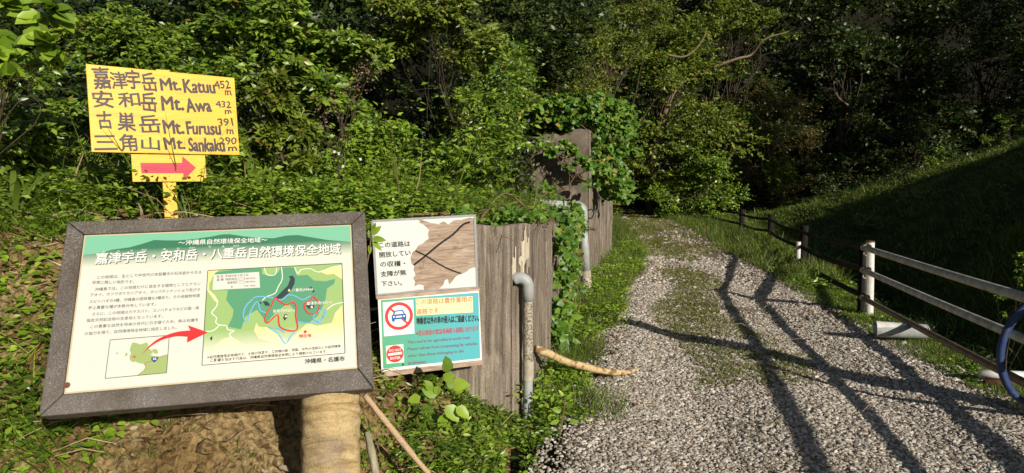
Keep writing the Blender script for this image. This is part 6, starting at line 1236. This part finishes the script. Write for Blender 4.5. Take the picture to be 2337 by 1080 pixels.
# ------------------------------------------------------------------ single plants one can point at
def sprig(name, label, cat, stem_pts, leaves, mat, tm='oval', r=.004, barkm='twig'):
    loc = np.array(stem_pts[0], float); root = thing(name, label, cat, loc)
    MB().tube(smooth_line(stem_pts, 4) - loc, r, 6).build('stem', M[barkm], root, smooth=True)
    P = np.array([l[0] for l in leaves], float); D_ = np.array([l[1] for l in leaves], float); L_ = np.array([l[2] for l in leaves], float)
    N_ = unit(SUNV * .8 + unit(CAMP - P) * .6 + RNG.normal(size=P.shape) * .25)
    leaf_objects(root, loc, tm, mat, P, D_, N_, L_)
    return root
def leaf_px(px, py, Y, ang, L_):   # ang measured in the picture plane
    return (at(px, py, Y), np.array([math.cos(rad(ang)), -.15, math.sin(rad(ang))]), L_)
Yp = 3.75
sprig('seedling', 'young plant with large toothed leaves standing in front of the teal notice', 'plant', [at(985, 1010, Yp), at(978, 950, Yp), at(1000, 890, Yp), at(1022, 842, Yp)],
      [leaf_px(*q) for q in ((1030, 880, Yp, 5, .11), (1020, 872, Yp, -30, .07), (1000, 900, Yp, 160, .10), (990, 930, Yp, 200, .09), (1018, 925, Yp, -50, .12), (1022, 850, Yp, 95, .10), (1010, 865, Yp, 20, .08), (985, 890, Yp, 120, .07), (1040, 930, Yp, -35, .10), (975, 960, Yp, 170, .08), (1000, 880, Yp, -100, .06), (1015, 945, Yp, -110, .09), (960, 905, Yp, 200, .08))], M['leaf_bright'], 'broad')
sprig('seedling', 'small leafy weed growing between gravel and the wall pipe foot', 'plant', [at(1275, 1010, 4.05), at(1285, 950, 4.05), at(1290, 905, 4.05)],
      [leaf_px(*q) for q in ((1290, 930, 4.05, 30, .06), (1280, 940, 4.05, 160, .06), (1295, 912, 4.05, 60, .05), (1275, 960, 4.05, 200, .06), (1300, 960, 4.05, -10, .06), (1285, 905, 4.05, 120, .05))], M['leaf_bright'], 'oval')
sprig('seedling', 'bright leafy weed at the wall foot between the two upright pipes', 'plant', [at(1290, 800, 6.2), at(1292, 760, 6.2), at(1296, 725, 6.2)],
      [leaf_px(*q) for q in [(1290 + 14 * math.cos(k * 2.4), 765 - 4 * k + 10, 6.2, k * 57 - 20, .10 + .02 * math.sin(k * 3)) for k in range(15)]], M['leaf_bright'], 'oval')
fl = MB(); fr = np.random.default_rng(31); fc_ = MB()
for px, py in ((765, 350), (768, 362), (820, 362), (852, 432), (862, 440), (888, 438), (940, 445), (955, 455), (780, 385), (700, 410)):
    c = at(px, py, 5.0) + fr.normal(size=3) * .02
    for k in range(5):
        a = k * 1.257 + fr.random(); e = np.array([math.cos(a), 0, math.sin(a)]) * .013; s_ = np.array([-math.sin(a), 0, math.cos(a)]) * .0045
        fl.add([c, c + e * .6 + s_, c + e, c + e * .6 - s_], [(0, 1, 2, 3)])
tag(fl.build('small_white_flowers', M['print_white']), 'tiny white flowers among the weeds above the board', kind='stuff')
sprig('vine_shoot', 'leafy shoot poking between the board frame and the torn notice', 'vine', [at(835, 620, 3.6), at(845, 560, 3.6), at(848, 520, 3.6)],
      [leaf_px(*q) for q in ((850, 545, 3.6, -5, .075), (848, 535, 3.6, 40, .07), (850, 552, 3.6, -40, .07), (846, 545, 3.6, 100, .05), (842, 560, 3.6, -80, .05), (850, 528, 3.6, 70, .05))], M['leaf_bright'], 'oval')
# dry seed heads
def seedhead(label, base, pts_, seed):
    rng = np.random.default_rng(seed); loc = np.array(base, float); root = thing('seed_head', label, 'dry plant', loc)
    mb = MB(); V = []
    for p in pts_:
        q = smooth_line([loc, (loc + p) / 2 + rng.normal(size=3) * .04, p], 4); mb.tube(q - loc, .003, 5)
        for k in range(60):
            V.append(p + rng.normal(size=3) * (.05, .05, .075))
    mb.build('stalk', M['bark'], root)
    V = np.array(V); n = len(V)
    o = foliage_object('seeds', [batch('dia', V, unit(RNG.normal(size=(n, 3)) + (0, 0, .6)), unit(RNG.normal(size=(n, 3))), np.full(n, .020))], leaf_mat('seed_fluff', (.14, .07, .055), (.28, .16, .12), (.45, .30, .24)), root, loc); tag(o, kind='stuff')
seedhead('dry pinkish brown seed head standing before the dark hollow', at(770, 420, 5.2), [at(825, 170, 5.2), at(805, 195, 5.2), at(760, 225, 5.2), at(735, 262, 5.2), at(845, 160, 5.2)], 4)
# bare pale limbs seen among the trees
def limb(label, pts_, r, mat='bark_pale'):
    stick('bare_branch', label, [at(*p) for p in pts_], r, M[mat], wob=.06)
limb('long pale bare limb reaching right from the large tree above the road', [(1482, 390, 28), (1505, 300, 27.2), (1540, 205, 26.8), (1600, 165, 26.4), (1680, 135, 26.2), (1715, 125, 26.4), (1745, 90, 26), (1800, 72, 26)], [.13, .11, .09, .06, .05, .04, .03, .015])
limb('short forked pale limb in the middle of the dark wood', [(1870, 200, 33), (1900, 205, 33), (1915, 225, 33), (1935, 240, 33)], [.03, .05, .05, .05])
limb('pale upright trunk with a fork on the dark hill', [(2050, 185, 33), (2050, 160, 33), (2040, 150, 33), (2032, 146, 33)], [.07, .06, .045, .02])
limb('thin pale limb crossing the crown at top centre right', [(1520, 125, 24), (1560, 130, 24), (1590, 110, 24), (1612, 75, 24)], [.04, .035, .03, .015])
